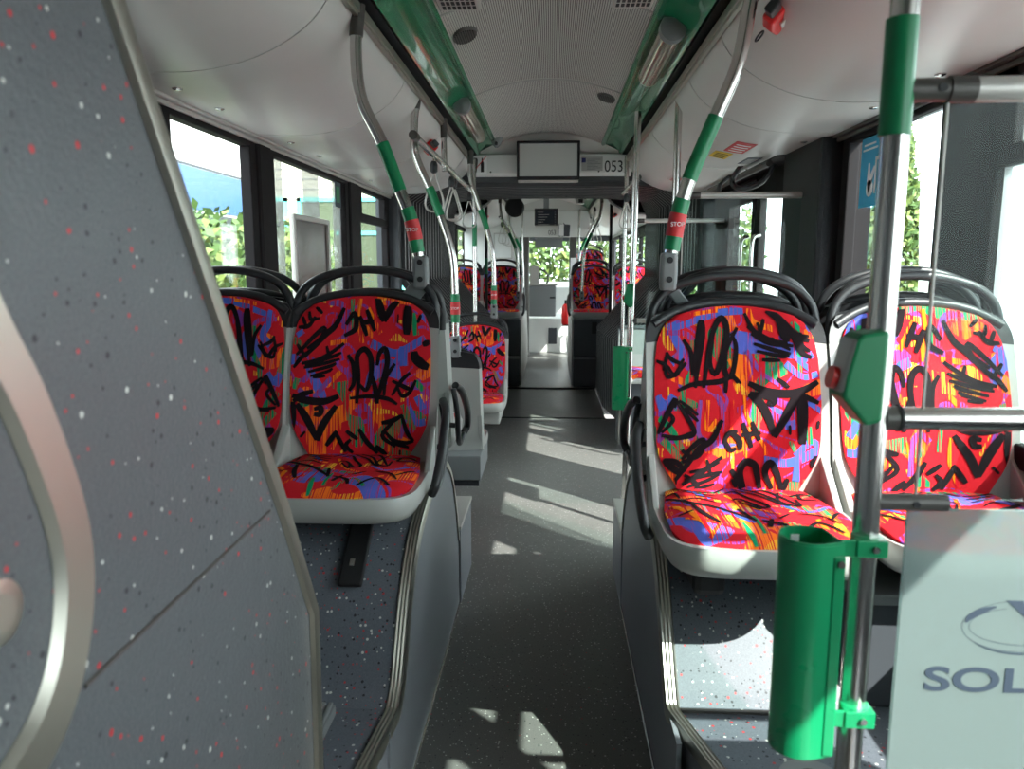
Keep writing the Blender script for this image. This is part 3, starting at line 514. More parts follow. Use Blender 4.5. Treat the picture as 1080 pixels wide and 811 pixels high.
def seat(label, loc, rz=0, kind='A', mirror=1, handle=None, group='graffiti patterned bus seats', bracket=True, arc=True, proto={}):
    key = (kind, mirror, handle, bracket, arc)
    if key in proto:
        src = proto[key]; r = src.copy(); COL.objects.link(r); r.location = loc; r.rotation_euler.z = rz; r['label'] = label
        for ch in src.children:
            c = ch.copy(); COL.objects.link(c); c.parent = r
            for gc in ch.children:
                d = gc.copy(); COL.objects.link(d); d.parent = c
        return r
    r = thing('bus_seat', label, 'seat', loc, group, rz, True)
    ss = lin(-1, 1, 21); ts = lin(0, 1, 25)
    mb = MB(); mb.thick(lambda s_, t: B(s_*wt(t), t), lambda s_, t: (lambda p: (p[0], p[1]+.03, p[2]))(B(s_*wt(t)*.98, t)), ss, ts); draw_back(mb, kind, mirror)
    mb.build('backrest_cushion', FM, r, smooth=60)
    mb = MB(); mb.thick(lambda s_, t: shellpt(s_, t), lambda s_, t: shellpt(s_*.96, t, .045+.012*(1-s_*s_)), ss, lin(-.09, .845, 14)); mb.build('backrest_shell', 'lgrey', r, smooth=50)
    mb = MB(); mb.thick(lambda s_, t: shellpt(s_, t, -.001), lambda s_, t: shellpt(s_*.97, t, .047+.012*(1-s_*s_)), ss, lin(.84, 1.0, 7))
    top = [shellpt(s_, 1.012-.10*abs(s_)**5, .004) for s_ in lin(-.94, .94, 23)]; mb.tube(top, .015, 10)
    mb.build('top_rim', 'dark', r, smooth=50)
    for q, (wx, hh, dy, rr) in enumerate(() if not arc else ((.243, .093, .015, .0135), (.215, .080, .072, .0125))):
        y0 = shellpt(1, .9)[1]+.02; z0 = .9*Hs
        P = [(-wx, y0+dy, z0-.03), (-wx, y0+dy+.008, z0+.06), (-wx*.91, y0+dy+.015, z0+.115), (-wx*.70, y0+dy+.02, z0+.155), (-wx*.35, y0+dy+.02, z0+.180), (0, y0+dy+.02, z0+.187), (wx*.35, y0+dy+.02, z0+.180), (wx*.70, y0+dy+.02, z0+.155), (wx*.91, y0+dy+.015, z0+.115), (wx, y0+dy+.008, z0+.06), (wx, y0+dy, z0-.03)]
        MB().tube(spline(P, 7), rr, 12).build('top_handle', 'dark', r, smooth=60)
    # seat pan
    def outline(sc, n=40):
        L = []
        for k in range(n):
            a = 2*PI*k/n; c, s_ = math.cos(a), math.sin(a); e = .42
            L.append((.262*sc*math.copysign(abs(c)**e, c), -.205+(.255*sc)*math.copysign(abs(s_)**e, s_)))
        return L
    mb = MB(); rings = [(.80, -.075), (.93, -.070), (.99, -.045), (1.0, -.015), (.975, .004), (.90, -.002)]; vs = []; n = 40
    for sc, z in rings: vs += [(x, y, z) for x, y in outline(sc)]
    fs = [(i*n+k, i*n+(k+1) % n, (i+1)*n+(k+1) % n, (i+1)*n+k) for i in range(len(rings)-1) for k in range(n)]+[tuple(range(n))[::-1], tuple(range((len(rings)-1)*n, len(rings)*n))]
    mb.add(vs, fs)
    mb.build('seat_shell', 'lgrey', r, smooth=60)
    mb = MB(); mb.thick(lambda s_, v: C(s_*.24, v), lambda s_, v: (C(s_*.24, v)[0]*.97, C(s_*.24, v)[1]*.985, -.012), lin(-1, 1, 17), lin(0, 1, 17)); draw_seat(mb, mirror); mb.build('seat_cushion', FM, r, smooth=60)
    # side wings at the base of the back
    for sg in (-1, 1): MB().add([(sg*.258, .02, -.03), (sg*.258, .07, .18), (sg*.258, -.16, -.02), (sg*.235, .02, -.03), (sg*.235, .075, .18), (sg*.240, -.16, -.02)], [(0, 1, 2), (3, 5, 4), (0, 2, 5, 3), (1, 4, 5, 2), (0, 3, 4, 1)]).build('side_wing', 'lgrey', r, bevel=.004)
    if bracket: MB().box((-.20, -.28, -.11), (.20, .04, -.07)).build('mount_bracket', 'black', r, bevel=.006)
    if handle:
        x = handle*.272; o = handle
        h = MB().tube(spline([(x, .055, .19), (x+o*.012, .05, .10), (x+o*.012, .03, .02), (x+o*.008, -.04, -.045), (x+o*.006, -.15, -.055), (x+o*.006, -.225, -.045)], 7), .0105, 12)
        h.tube(spline([(x+o*.006, -.225, -.045), (x+o*.02, -.235, -.01), (x+o*.028, -.17, .06), (x+o*.028, -.08, .125), (x+o*.022, .0, .175), (x+o*.006, .05, .20)], 7), .0145, 12)
        h.tube([(x, .03, .04), (x-o*.05, .05, .05)], .010, 8); h.build('side_handle', 'dark', r, smooth=60)
    proto[key] = r
    return r
zc = .80
# near rows (backs towards the front of the bus, facing the camera)
s1 = seat('left aisle seat nearest the camera, facing us, beside the speckled panel', (-.612, 2.50, zc), 0, 'B', 1, 1)
s2 = seat('left window seat half hidden behind the speckled near panel', (-1.115, 2.50, zc), 0, 'A', -1, None)
s3 = seat('right aisle seat nearest the camera, facing us, behind green bin', (.572, 2.20, zc-.015), 0, 'A', 1, -1)
s4 = seat('right window seat facing us behind the clear screen, sunlit', (1.105, 2.20, zc-.015), 0, 'B', -1, None)
# their back-to-back partners
seat('left aisle seat facing forward, back to back with near left seat', (-.612, 2.93, zc), PI, 'A', 1, -1)
seat('left window seat facing forward behind the near left window seat', (-1.115, 2.93, zc), PI, 'B', -1, None)
seat('right aisle seat facing forward, back to back with near right seat', (.60, 2.64, zc), PI, 'B', 1, 1)
seat('right window seat facing forward behind the sunlit window seat', (1.12, 2.64, zc), PI, 'A', -1, None)
# low cantilever seats on the left before the joint
seat('lone forward facing seat with grey back past left podium, beside aisle', (-.60, 4.13, .475), PI, 'A', 1, None, bracket=False, arc=False)
seat('forward facing window seat next to lone grey-backed seat, left', (-1.12, 4.13, .475), PI, 'B', -1, None, bracket=False, arc=False)
seat('left aisle seat facing us just before the joint, low mounted', (-.575, 6.08, .43), 0, 'B', 1, None, bracket=False)
seat('left window seat facing us just before the joint', (-1.09, 6.08, .43), 0, 'A', -1, None, bracket=False)
r = thing('seat_box', 'grey box carrying the lone forward facing seat, left of aisle', 'seat box', (-.85, 4.2, .3)); MB().box((-1.37, 3.95, .32), (-.34, 4.42, .455)).build('body', 'mgrey', r, bevel=.006); MB().box((-1.37, 3.97, .285), (-.35, 4.40, .32)).build('base_strip', 'dgrey', r, bevel=.003)
r = thing('seat_box', 'grey box under the low left seats before the joint', 'seat box', (-.85, 5.9, .0)); MB().box((-1.37, 5.76, .25), (-.36, 6.22, .345)).build('body', 'lgrey', r, bevel=.01)
# tip-up seat on the right by the bin
r = thing('tip_up_seat', 'low seat cushion behind the second green bin, right of aisle', 'seat', (.85, 5.2, .5), 'graffiti patterned bus seats', 0, True)
mb = MB(); mb.thick(lambda s_, v: C(s_*.24, v), lambda s_, v: (C(s_*.24, v)[0]*.97, C(s_*.24, v)[1]*.985, -.012), lin(-1, 1, 17), lin(0, 1, 17)); draw_seat(mb, 1); mb.build('seat_cushion', FM, r, smooth=60)
MB().box((-.25, -.43, -.06), (.25, 0, -.01)).build('seat_shell', 'lgrey', r, bevel=.02)
r.location = (.80, 6.25, .62)
MB().box((-.15, -.28, -.62), (.2, .0, -.06)).build('pedestal', 'dgrey', r, bevel=.01)
r = thing('low_partition', 'plain grey low partition behind the tip-up cushion, right side', 'partition', (.95, 6.45, 0)); MB().box((.58, 6.36, 0), (1.37, 6.42, .94)).build('board', 'mgrey', r, bevel=.006); MB().box((.57, 6.35, .94), (1.37, 6.43, .965)).build('cap', 'dgrey', r, bevel=.004)
# front car rows
for sg, xi in ((-1, -.355), (1, .30)):
    a, b = sorted((xi, sg*1.375)); nm = 'left' if sg < 0 else 'right'
    r = thing('seat_podium', 'dark stepped podium carrying the seats beyond the joint, %s of aisle' % nm, 'podium', ((a+b)/2, 9.4, 0))
    MB().box((a, 9.25, 0), (b, 9.9, .34)).build('base', 'dgrey', r, bevel=.006); MB().box((a+.005, 9.22, .34), (b, 9.32, .365)).build('step_strip', 'mgrey', r, bevel=.004)
    MB().box((a, 9.34, .34), (b, 11.4, .80)).build('body', 'dgrey', r, bevel=.006); MB().box((a-.0, 9.33, .80), (b, 11.4, .825)).build('top', 'mgrey', r, bevel=.006)
    c, d = sorted((xi-sg*.02, xi-sg*.002)); MB().prism([(9.36, 0), (9.30, .3), (9.36, .80), (11.4, .80), (11.9, .3), (11.9, 0)], 'x', c, d).build('side_panel', 'lgrey', r, bevel=.004)
    MB().box((xi+sg*.22, 9.335, .64), (xi+sg*.28, 9.345, .78)).build('lock', 'black', r)
seat('left aisle seat facing us on podium beyond the joint', (-.61, 9.85, .89), 0, 'B', 1, 1)
seat('left window seat facing us on podium beyond the joint', (-1.12, 9.85, .89), 0, 'A', -1, None)
seat('right aisle seat facing us on podium beyond the joint', (.535, 9.85, .89), 0, 'A', 1, -1)
seat('right window seat facing us on podium beyond the joint, bright', (1.07, 9.85, .89), 0, 'B', -1, None)
seat('right aisle seat facing forward behind the podium row', (.56, 10.28, .89), PI, 'B', 1, None)
seat('left aisle seat facing forward behind the podium row', (-.61, 10.28, .89), PI, 'A', 1, None)
r = thing('seat_podium', 'pale high podium at the front right wheel', 'podium', (.85, 13.6, 0)); MB().box((.34, 13.0, 0), (1.37, 14.8, 1.05)).build('body', 'white2', r, bevel=.03); MB().box((.36, 13.0, 1.05), (1.37, 14.8, 1.07)).build('top', 'dgrey', r)
seat('single raised pinkish seat far ahead above right aisle seat', (.68, 13.6, 1.17), 0, 'A', 1, None)

# ------------------------------------------------------------ poles
def sub(P, z0, z1):
    out = []
    for a, b in zip(P, P[1:]):
        n = 8
        for k in range(n+1):
            p = a+(b-a)*k/n
            if z0 <= p.z <= z1: out.append(p)
    res = []
    for p in out:
        if not res or (p-res[-1]).length > 1e-4: res.append(p)
    return res
def pole(label, pts, r=.0185, sleeves=(), stop=None, bracket=None, smooth_=True, group=None, metal='steel', caps=True, name='grab_pole', foot=False, collar=None):
    P = spline(pts, 10) if smooth_ and len(pts) > 2 else [Vector(p) for p in pts]
    t = thing(name, label, 'pole', tuple(P[-1]), group)
    MB().tube(P, r, 18).build('tube', metal, t, smooth=60)
    for z0, z1 in sleeves:
        q = sub(P, z0, z1)
        if len(q) > 1: MB().tube(q, r+.0025, 18).build('green_sleeve', 'gsleeve', t, smooth=60)
    if stop:
        q = sub(P, stop-.075, stop+.075); MB().tube(q, r+.004, 18).build('stop_button', 'gsleeve', t, smooth=60)
        q = sub(P, stop-.034, stop+.034); sb = MB().tube(q, r+.0055, 18).build('stop_label', 'redlab', t, smooth=60)
        c = q[len(q)//2]; text('stop_lettering', 'STOP', 'wink', (c.x, c.y-r-.0062, c.z), .017, (PI/2, 0, 0), t)
    if collar:
        q = sub(P, collar, 9); MB().tube(q, r+.003, 16).build('ceiling_socket', 'brown', t, smooth=60)
    if bracket:
        p = P[-1]; mb = MB(); d = Vector(bracket)
        mb.prism([(p.x-.024, p.z-.07), (p.x+.024, p.z-.07), (p.x+.026, p.z-.02), (p.x+.024, p.z+.045), (p.x-.024, p.z+.045), (p.x-.026, p.z-.02)], 'y', p.y-.024, p.y+.024)
        mb.build('clamp', 'mgrey', t, bevel=.01)
        mb = MB()
        for dz in (-.035, .022): mb.tube([(p.x, p.y-.024, p.z+dz), (p.x, p.y-.029, p.z+dz)], .0095, 12)
        mb.build('bolt', 'black', t)
        q = p+d; MB().add([(p.x-.03, p.y-.01, p.z-.04), (p.x+.03, p.y-.01, p.z-.06), (q.x+.03, q.y-.01, q.z-.02), (q.x-.03, q.y-.01, q.z), (p.x-.03, p.y+.012, p.z-.04), (p.x+.03, p.y+.012, p.z-.06), (q.x+.03, q.y+.012, q.z-.02), (q.x-.03, q.y+.012, q.z)],
                          [(0,1,2,3),(4,7,6,5),(0,4,5,1),(1,5,6,2),(2,6,7,3),(3,7,4,0)]).build('bracket_plate', 'mgrey', t, bevel=.004)
    return t
pole('curved steel pole with green sleeve rising from the near left seat', [(-.612, 2.66, 2.30), (-.625, 2.66, 2.15), (-.61, 2.66, 2.0), (-.545, 2.66, 1.86), (-.49, 2.66, 1.71), (-.45, 2.66, 1.60), (-.42, 2.66, 1.44)], .0200, [(1.70, 1.86)], 1.57, (-.06, .02, -.11), collar=2.20)
pole('second curved steel pole on the left, ending on the lone grey-backed seat', [(-.64, 3.95, 2.30), (-.66, 3.95, 2.15), (-.655, 3.95, 2.0), (-.58, 3.95, 1.82), (-.52, 3.95, 1.66), (-.475, 3.95, 1.5), (-.465, 3.95, 1.30), (-.465, 3.95, 1.05)], .0195, [(1.70, 1.84)], 1.235, (.0, .03, -.06), collar=2.22)
pole('third curved steel pole on the left, ending on the low seat before joint', [(-.58, 5.9, 2.30), (-.58, 5.9, 2.1), (-.53, 5.9, 1.93), (-.47, 5.9, 1.75), (-.42, 5.9, 1.55), (-.41, 5.9, 1.35), (-.41, 5.9, 1.12)], .019, [(1.72, 1.87)], 1.23, (.0, .05, -.06), collar=2.2)
pole('curved steel pole with green sleeve rising from the near right seat', [(.62, 2.36, 2.30), (.59, 2.36, 2.2), (.562, 2.36, 2.03), (.50, 2.36, 1.87), (.44, 2.36, 1.72), (.405, 2.36, 1.60), (.380, 2.36, 1.445)], .0205, [(1.70, 1.88)], 1.57, (.06, .02, -.11), collar=2.20)
pole('straight steel pole at the rear end of the right door bay', [(.65, 4.0, 2.32), (.648, 4.0, .0)], .0185, [(1.69, 1.88)], None, None, False, collar=2.22)
p5 = pole('straight steel pole carrying the second green bin, right of aisle', [(.515, 4.6, 2.32), (.485, 4.6, .0)], .0185, [(1.54, 1.76)], None, None, False, collar=2.12)
pole('thin steel pole behind the second bin at the joint, right', [(.61, 6.25, 2.30), (.60, 6.25, .0)], .0175, [(1.60, 1.80)], None, None, False, collar=2.2)
pole('thin straight steel pole at the joint, left of aisle', [(-.60, 6.35, 2.30), (-.60, 6.35, .92)], .0175, [(1.60, 1.80)], None, None, False, collar=2.2)
pole('short steel hanger post holding the left overhead rail', [(-.605, 4.63, 2.30), (-.605, 4.63, 2.0)], .017, [], None, None, False, collar=2.16, name='rail_hanger')
pole('black pole at far side of joint, left of aisle', [(-.745, 9.2, 2.28), (-.745, 9.2, .80)], .018, [(1.3, 1.55)], None, None, False, metal='black')
pole('black pole at far side of joint, right of aisle', [(.715, 9.2, 2.28), (.722, 9.2, .66)], .018, [(1.3, 1.55)], None, None, False, metal='black')
for k, (x, yy) in enumerate(((-.60, 9.5), (-.60, 11.2), (.62, 9.5), (.62, 11.0))):
    sg = 1 if x > 0 else -1
    pole(['curved far pole just past joint on the left', 'curved far pole nearest the driver on the left', 'curved far pole just past joint on the right', 'curved far pole nearest the front door on the right'][k],
         [(x, yy, 2.30), (x, yy, 2.15), (x*.95, yy, 2.0), (x-.12*sg, yy, 1.82), (x-.19*sg, yy, 1.65), (x-.21*sg, yy, 1.45), (x-.22*sg, yy, 1.10)], .018, [(1.66, 1.84)], None, (0, .05, -.05), collar=2.2)
pole('slim straight pole before the cab on the left', [(-.42, 11.8, 2.3), (-.42, 11.8, 0)], .018, [(1.5, 1.75)], None, None, False)
pole('slim straight pole before the front door on the right', [(.44, 11.9, 2.3), (.44, 11.9, 0)], .018, [(1.5, 1.75)], None, None, False)
# overhead rails
def hrail(label, pts, r=.017, mt='rail', sockets=()):
    t = thing('hand_rail', label, 'hand rail', tuple(pts[0])); MB().tube([Vector(p) for p in pts], r, 16).build('tube', mt, t, smooth=60)
    for a, b in sockets: MB().tube([Vector(a), Vector(b)], r+.0035, 16).build('socket', 'brown', t, smooth=60)
    return t
hrail('steel overhead rail with hanging straps along the left side', [(-.605, 3.62, 2.04), (-.605, 6.40, 2.03)], .017, 'steel', [((-.605, 3.60, 2.04), (-.605, 3.68, 2.04)), ((-.605, 6.34, 2.03), (-.605, 6.45, 2.03))])
hrail('short steel overhead rail beside the number panel, right', [(.60, 5.3, 2.03), (.60, 6.42, 2.03)], .016, 'steel', [((.60, 5.28, 2.03), (.60, 5.36, 2.03))])
hrail('left overhead rail in the far car', [(-.60, 9.4, 2.03), (-.60, 12.3, 2.03)], .016, 'steel'); hrail('right overhead rail in the far car', [(.60, 9.4, 2.03), (.60, 12.3, 2.03)], .016, 'steel')
def strap(label, y, x=-.605, z=2.035, grp='hanging straps on the left rail'):
    t = thing('hanging_strap', label, 'strap', (x, y, z), grp)
    MB().tube([(x, y+.022*math.cos(a), z+.024*math.sin(a)) for a in [2*PI*k/14 for k in range(15)]], .004, 8).build('ring', 'steel', t, smooth=60)
    MB().tube([(x, y, z-.03), (x, y, z-.05), (x, y, z-.085), (x, y, z-.095)], [.013, .021, .02, .01], 10).build('knuckle', 'dark', t, smooth=50)
    MB().tube(spline([(x-.004, y, z-.09), (x-.03, y, z-.17), (x-.05, y, z-.25), (x-.03, y, z-.29), (x+.03, y, z-.29), (x+.05, y, z-.25), (x+.03, y, z-.17), (x+.004, y, z-.09)], 6), .0055, 8).build('loop', 'rail', t, smooth=60)
strap('grey hanging strap nearest us on the left rail', 4.22); strap('second grey hanging strap on the left rail', 4.95); strap('third grey hanging strap on the left rail, touching the second', 5.08)
strap('grey hanging strap left before the joint', 6.0); strap('grey hanging strap by the right rail at the joint', 6.1, .60, 2.03, 'hanging straps on the right rail')
for k, (x, yy) in enumerate(((-.6, 9.9), (-.6, 10.6), (-.6, 11.4), (.6, 9.9), (.6, 10.6), (.6, 11.4))): strap(['first', 'middle', 'last'][k % 3]+' strap on the far car %s rail' % ('left' if x < 0 else 'right'), yy, x, 2.03, 'hanging straps in the far car')

# ------------------------------------------------------------ near pole, bin, screen on the right
PX, PY = .487, 1.10
np_ = thing('grab_pole', 'big near steel pole with green sleeve on the right, holding bin', 'pole', (PX, PY, .31))
MB().tube([(PX, PY, .31), (PX+.006, PY, 2.42)], .0185, 28).build('tube', 'steel', np_, smooth=60)
MB().tube([(PX+.002, PY, 1.623), (PX+.0025, PY, 1.772)], .0205, 28).build('green_sleeve', 'gsleeve', np_, smooth=60)
def clampring(parent, x, y, z, h=.03, mt='gbin', r=.0205, nm='clamp'):
    MB().tube([(x, y, z-h/2), (x, y, z+h/2)], r+.002, 20).build(nm, mt, parent, smooth=50)
def litter(label, x, y, z0, z1, w, px, grp=None):       # half-round bin hung left of pole at px
    t = thing('litter_bin', label, 'bin', (x, y, z0)); R = w/2; pts = []
    for k in range(17): a = PI*(.5+k/16*1.08-.04); pts.append((x+.014+R*1.05*math.cos(a), y+R*.95*math.sin(a)*1.0))
    out = [(x+R*.75, y+R*.75)]+[(x+R*.2*1, y+R*.98)]+[(x+R*math.cos(PI*(.5+k/14)), y+R*math.sin(PI*(.5+k/14))) for k in range(1, 15)]+[(x+R*.2, y-R*.98), (x+R*.98, y-R*.75)]
    inn = [(x+(p[0]-x)*.94, y+(p[1]-y)*.94) for p in out]; n = len(out); mb = MB()
    V = [(p[0], p[1], z0) for p in out]+[(p[0], p[1], z1) for p in out]+[(p[0], p[1], z1) for p in inn]+[(p[0], p[1], z0+.01) for p in inn]
    F = []
    for i in range(n):
        j = (i+1) % n; F += [(i, j, n+j, n+i), (n+i, n+j, 2*n+j, 2*n+i), (2*n+i, 2*n+j, 3*n+j, 3*n+i)]
    F += [tuple(range(n))[::-1], tuple(range(3*n, 4*n))]; mb.add(V, F); mb.build('body', 'gbin', t, smooth=35)
    mb = MB(); m2 = [(x+(p[0]-x)*1.02, y+(p[1]-y)*1.02) for p in out]; V = [(p[0], p[1], z1-.018) for p in m2]+[(p[0], p[1], z1-.004) for p in m2]+[(p[0], p[1], z1-.004) for p in out]+[(p[0], p[1], z1-.018) for p in out]
    mb.add(V, [(a*n+i, a*n+(i+1) % n, ((a+1) % 4)*n+(i+1) % n, ((a+1) % 4)*n+i) for a in range(4) for i in range(n)]); mb.build('rim_band', 'gbin', t, smooth=35)
    MB().box((x+R*.62, y-R*.90, z0+.004), (x+R*1.02, y-R*.70, z1-.02)).build('front_flange', 'gbin', t, bevel=.002)
    for zz in (z1-.012, z0+.055):
        b = MB().box((x+R*.9, y-R*.55, zz-.013), (px, y-R*.42, zz+.013)).tube([(px, y, zz-.014), (px, y, zz+.014)], .0215, 20).box((px-.022, y-R*.62, zz-.013), (px+.022, y-.005, zz+.013)).build('mount_strap', 'gbin', t, bevel=.002)
        MB().tube([(px+.004, y-R*.62, zz), (px+.004, y-R*.62-.004, zz)], .005, 12).build('screw', 'steel', t)
    MB().tube([(x+R*.85, y-R*.9, z1-.03), (x+R*.85, y-R*.9-.004, z1-.03)], .005, 12).build('screw', 'brown', t)
    MB().box((x-R*.35, y+R*.80, z1-.028), (x-R*.05, y+R*.84, z1-.012)).build('sticker', 'wink', t)
    return t
litter('large green half-round litter bin on the near right pole', .405, 1.09, .735, 1.065, .082, PX)
litter('small green litter bin on the second straight pole, right of aisle', .438, 4.58, .60, .975, .085, .489)
# stop button box
sbx = thing('stop_button_box', 'green stop button box clamped to the near right pole', 'button box', (PX-.02, 1.08, 1.25))
mb = MB().prism([(.470, 1.325), (.505, 1.330), (.503, 1.205), (.482, 1.198), (.448, 1.238), (.450, 1.262), (.462, 1.318)], 'y', 1.055, 1.115); mb.build('housing', 'gsleeve', sbx, bevel=.005)
mb = MB().add([(.4485, 1.056, 1.245), (.4485, 1.112, 1.245), (.4635, 1.112, 1.318), (.4635, 1.056, 1.318), (.443, 1.062, 1.245), (.443, 1.108, 1.245), (.459, 1.108, 1.318), (.459, 1.062, 1.318)], [(0,1,2,3),(4,7,6,5),(0,4,5,1),(1,5,6,2),(2,6,7,3),(3,7,4,0)]); mb.build('face_plate', 'lgrey', sbx, bevel=.002)
MB().tube([(.4475, 1.084, 1.262), (.438, 1.084, 1.264)], .0155, 18).build('push_button', 'red', sbx, smooth=40)
for c in sbx.children: c.location += Vector((-.020, 0, .034))
sbx.location.z += 0
sb2 = thing('stop_button_box', 'small green stop box on the pole with the second bin', 'button box', (.49, 4.58, 1.3))
MB().prism([(.478, 1.345), (.508, 1.35), (.506, 1.215), (.488, 1.205), (.452, 1.245), (.47, 1.34)], 'y', 4.555, 4.615).build('housing', 'gsleeve', sb2, bevel=.004); MB().tube([(.455, 4.585, 1.265), (.447, 4.585, 1.265)], .014, 14).build('push_button', 'red', sb2)
# rails and screen
def screen_rail(label, x0, x1, y, z, r=.0185, sock=.09):
    t = thing('screen_rail', label, 'rail', (x0, y, z)); MB().tube([(x0+sock, y, z), (x1, y, z)], r, 20).build('tube', 'rail', t, smooth=60)
    MB().tube([(x0, y, z), (x0+sock*.6, y, z)], r*.92, 20).tube([(x0+sock*.6, y, z), (x0+sock, y, z)], r+.001, 20).build('socket', 'brown', t, smooth=50)
    MB().tube([(x0+sock*.45, y-r*.9, z), (x0+sock*.45, y-r*1.05, z)], .006, 12).build('screw', 'black', t); return t
screen_rail('upper pale rail from near right pole to window wall', PX+.016, 1.37, PY, 1.682, .0165, .085)
t = thing('screen_rail', 'lower steel rail from near right pole, in front of window seat', 'rail', (PX, PY, 1.235))
MB().tube([(PX+.035, PY, 1.236), (1.37, PY, 1.236)], .0165, 20).build('tube', 'steel', t, smooth=60); MB().tube([(PX+.015, PY, 1.236), (PX+.036, PY, 1.236)], .0175, 18).build('socket', 'brown', t, smooth=50); MB().tube([(PX+.034, PY, 1.236), (PX+.038, PY, 1.236)], .0195, 18).build('ring', 'black', t, smooth=50)
t = thing('screen_clamp', 'brown cylindrical clamp holding frosted screen to near pole', 'clamp', (PX, PY, 1.112)); MB().tube([(PX+.012, PY, 1.113), (.600, PY, 1.113)], .0125, 18).build('arm', 'brown', t, smooth=50); MB().tube([(.553, PY-.0125, 1.113), (.553, PY-.0145, 1.113)], .005, 12).build('screw', 'black', t)
t = thing('glass_screen', 'near glass screen, clear above and frosted below with dark lettering', 'glass screen', (.95, 1.1, .31))
MB().box((.556, 1.098, 1.118), (1.36, 1.104, 1.67)).build('clear_pane', 'screenglass', t)
MB().box((.5555, 1.0975, 1.118), (.5575, 1.1045, 1.67)).build('pane_edge', 'rail', t)
MB().box((.547, 1.096, .33), (1.36, 1.104, 1.103)).build('frosted_pane', 'frost', t)
text('lettering', 'SOLARIS', 'txt', (.752, 1.0952, .841), .053, (PI/2, 0, 0), t, sx=1.66, bold=.0010)
mb = MB()
def arc_band(cx_, cz_, rx, rz, a0, a1, w0, w1, y=1.0953, n=30):
    V = []; F = []
    for k in range(n+1):
        a = math.radians(a0+(a1-a0)*k/n); w = w0+(w1-w0)*math.sin(PI*k/n)
        V += [(cx_+(rx+w/2)*math.cos(a), y, cz_+(rz+w/2)*math.sin(a)), (cx_+(rx-w/2)*math.cos(a), y, cz_+(rz-w/2)*math.sin(a))]
    for k in range(n): F.append((2*k, 2*k+1, 2*k+3, 2*k+2))
    mb.add(V, F)
arc_band(.724, .928, .088, .040, 105, 345, .0008, .0008); arc_band(.724, .928, .078, .029, 110, 330, .0008, .0008); arc_band(.724, .928, .083, .0345, 120, 172, .003, .011); arc_band(.724, .925, .083, .040, 215, 330, .0006, .003)
mb.prism([(.696, .968), (.744, .925), (.774, .963), (.752, .963), (.741, .943), (.719, .968)], 'y', 1.0950, 1.0956)
mb.build('emblem', 'txt', t)
# door bay screens
for yy, x0, lb in ((4.0, .66, 'clear glass screen at the near side of right door'), (6.2, .64, 'clear glass screen at the far side of right door')):
    t = thing('glass_screen', lb, 'glass screen', (1.0, yy, .5)); MB().box((x0+.03, yy-.003, .75), (1.30 if yy < 5 else 1.36, yy+.003, 1.78)).build('clear_pane', 'screenglass', t)
    mb = MB(); mb.box((x0+.026, yy-.0045, .75), (x0+.031, yy+.0045, 1.78)); mb.build('pane_edge', 'rail', t)
    screen_rail('pale rail above '+lb, x0, 1.28 if yy < 5 else 1.37, yy, 1.80, .0165, .11)
t = thing('glass_screen', 'narrow greenish glass edge screen behind right seats by the second bin', 'glass screen', (.62, 3.62, .5)); MB().box((.50, 3.60, .0), (.515, 3.9, 1.33)).build('clear_pane', 'screenglass', t)
screen_rail('short pale rail stub between second bin pole and right seats', .505, .80, 4.6, 1.13, .014, .03)

# ------------------------------------------------------------ near left speckled engine cover
ec = thing('engine_cover', 'big speckled grey engine cover panel filling the left foreground', 'cover panel', (-.9, .6, 0))
edge = [(.66, 2.03), (.867, 1.736), (1.318, 1.005), (1.43, .80), (1.452, .76), (1.448, .62), (1.441, .413), (1.44, .0)]
MB().prism([(-1.18, 0), (-1.18, 2.03)]+edge, 'x', -1.37, -.45).build('panel', 'speckn', ec, bevel=.003)
mb = MB(); P = [Vector((0, a, b)) for a, b in edge]; V = []; F = []
for i, p in enumerate(P):
    t_ = (P[min(i+1, len(P)-1)]-P[max(i-1, 0)]).normalized(); n_ = Vector((0, -t_.z, t_.y)); n_ = -n_ if n_.y < 0 else n_
    for x, d in ((-.449, -.022), (-.440, -.020), (-.438, .004), (-.444, .016), (-.47, .018), (-.47, -.01)): V.append((x, p.y+n_.y*d, p.z+n_.z*d))
for i in range(len(P)-1):
    for k in range(6): F.append((i*6+k, i*6+(k+1) % 6, (i+1)*6+(k+1) % 6, (i+1)*6+k))
mb.add(V, F).build('edge_trim', 'alu', ec, smooth=40)
# metal hoop ring and screw on the panel
hp = [(.62, 1.470), (.652, 1.405), (.685, 1.345), (.715, 1.27), (.735, 1.20), (.738, 1.14), (.725, 1.08), (.70, 1.03), (.66, .99), (.60, .96)]
P = [(q.x, q.y) for q in spline([(a, b, 0) for a, b in hp], 6)]; V = []; F = []
P3 = [Vector((p[0], p[1], 0)) for p in P]
for i, p in enumerate(P3):
    t_ = (P3[min(i+1, len(P3)-1)]-P3[max(i-1, 0)]).normalized(); n_ = Vector((t_.y, -t_.x, 0))
    for d, x in ((0, -.449), (.004, -.440), (.048, -.440), (.056, -.449)): q = p+n_*d; V.append((x, q.x, q.y))
for i in range(len(P3)-1):
    for k in range(4): F.append((i*4+k, i*4+(k+1) % 4, (i+1)*4+(k+1) % 4, (i+1)*4+k))
MB().add(V, F).build('metal_hoop', 'alu', ec, smooth=30)
MB().tube([(-.449, .600, 1.155), (-.441, .600, 1.155), (-.440, .600, 1.155)], [.030, .029, .024], 28).tube([(-.441, .600, 1.155), (-.438, .600, 1.155)], .016, 24).build('screw_cap', 'alu', ec, smooth=40)
MB().tube([(-.4495, .715, 1.02), (-.4495, 1.245, 1.035)], .003, 6).build('seam', 'brown', ec)

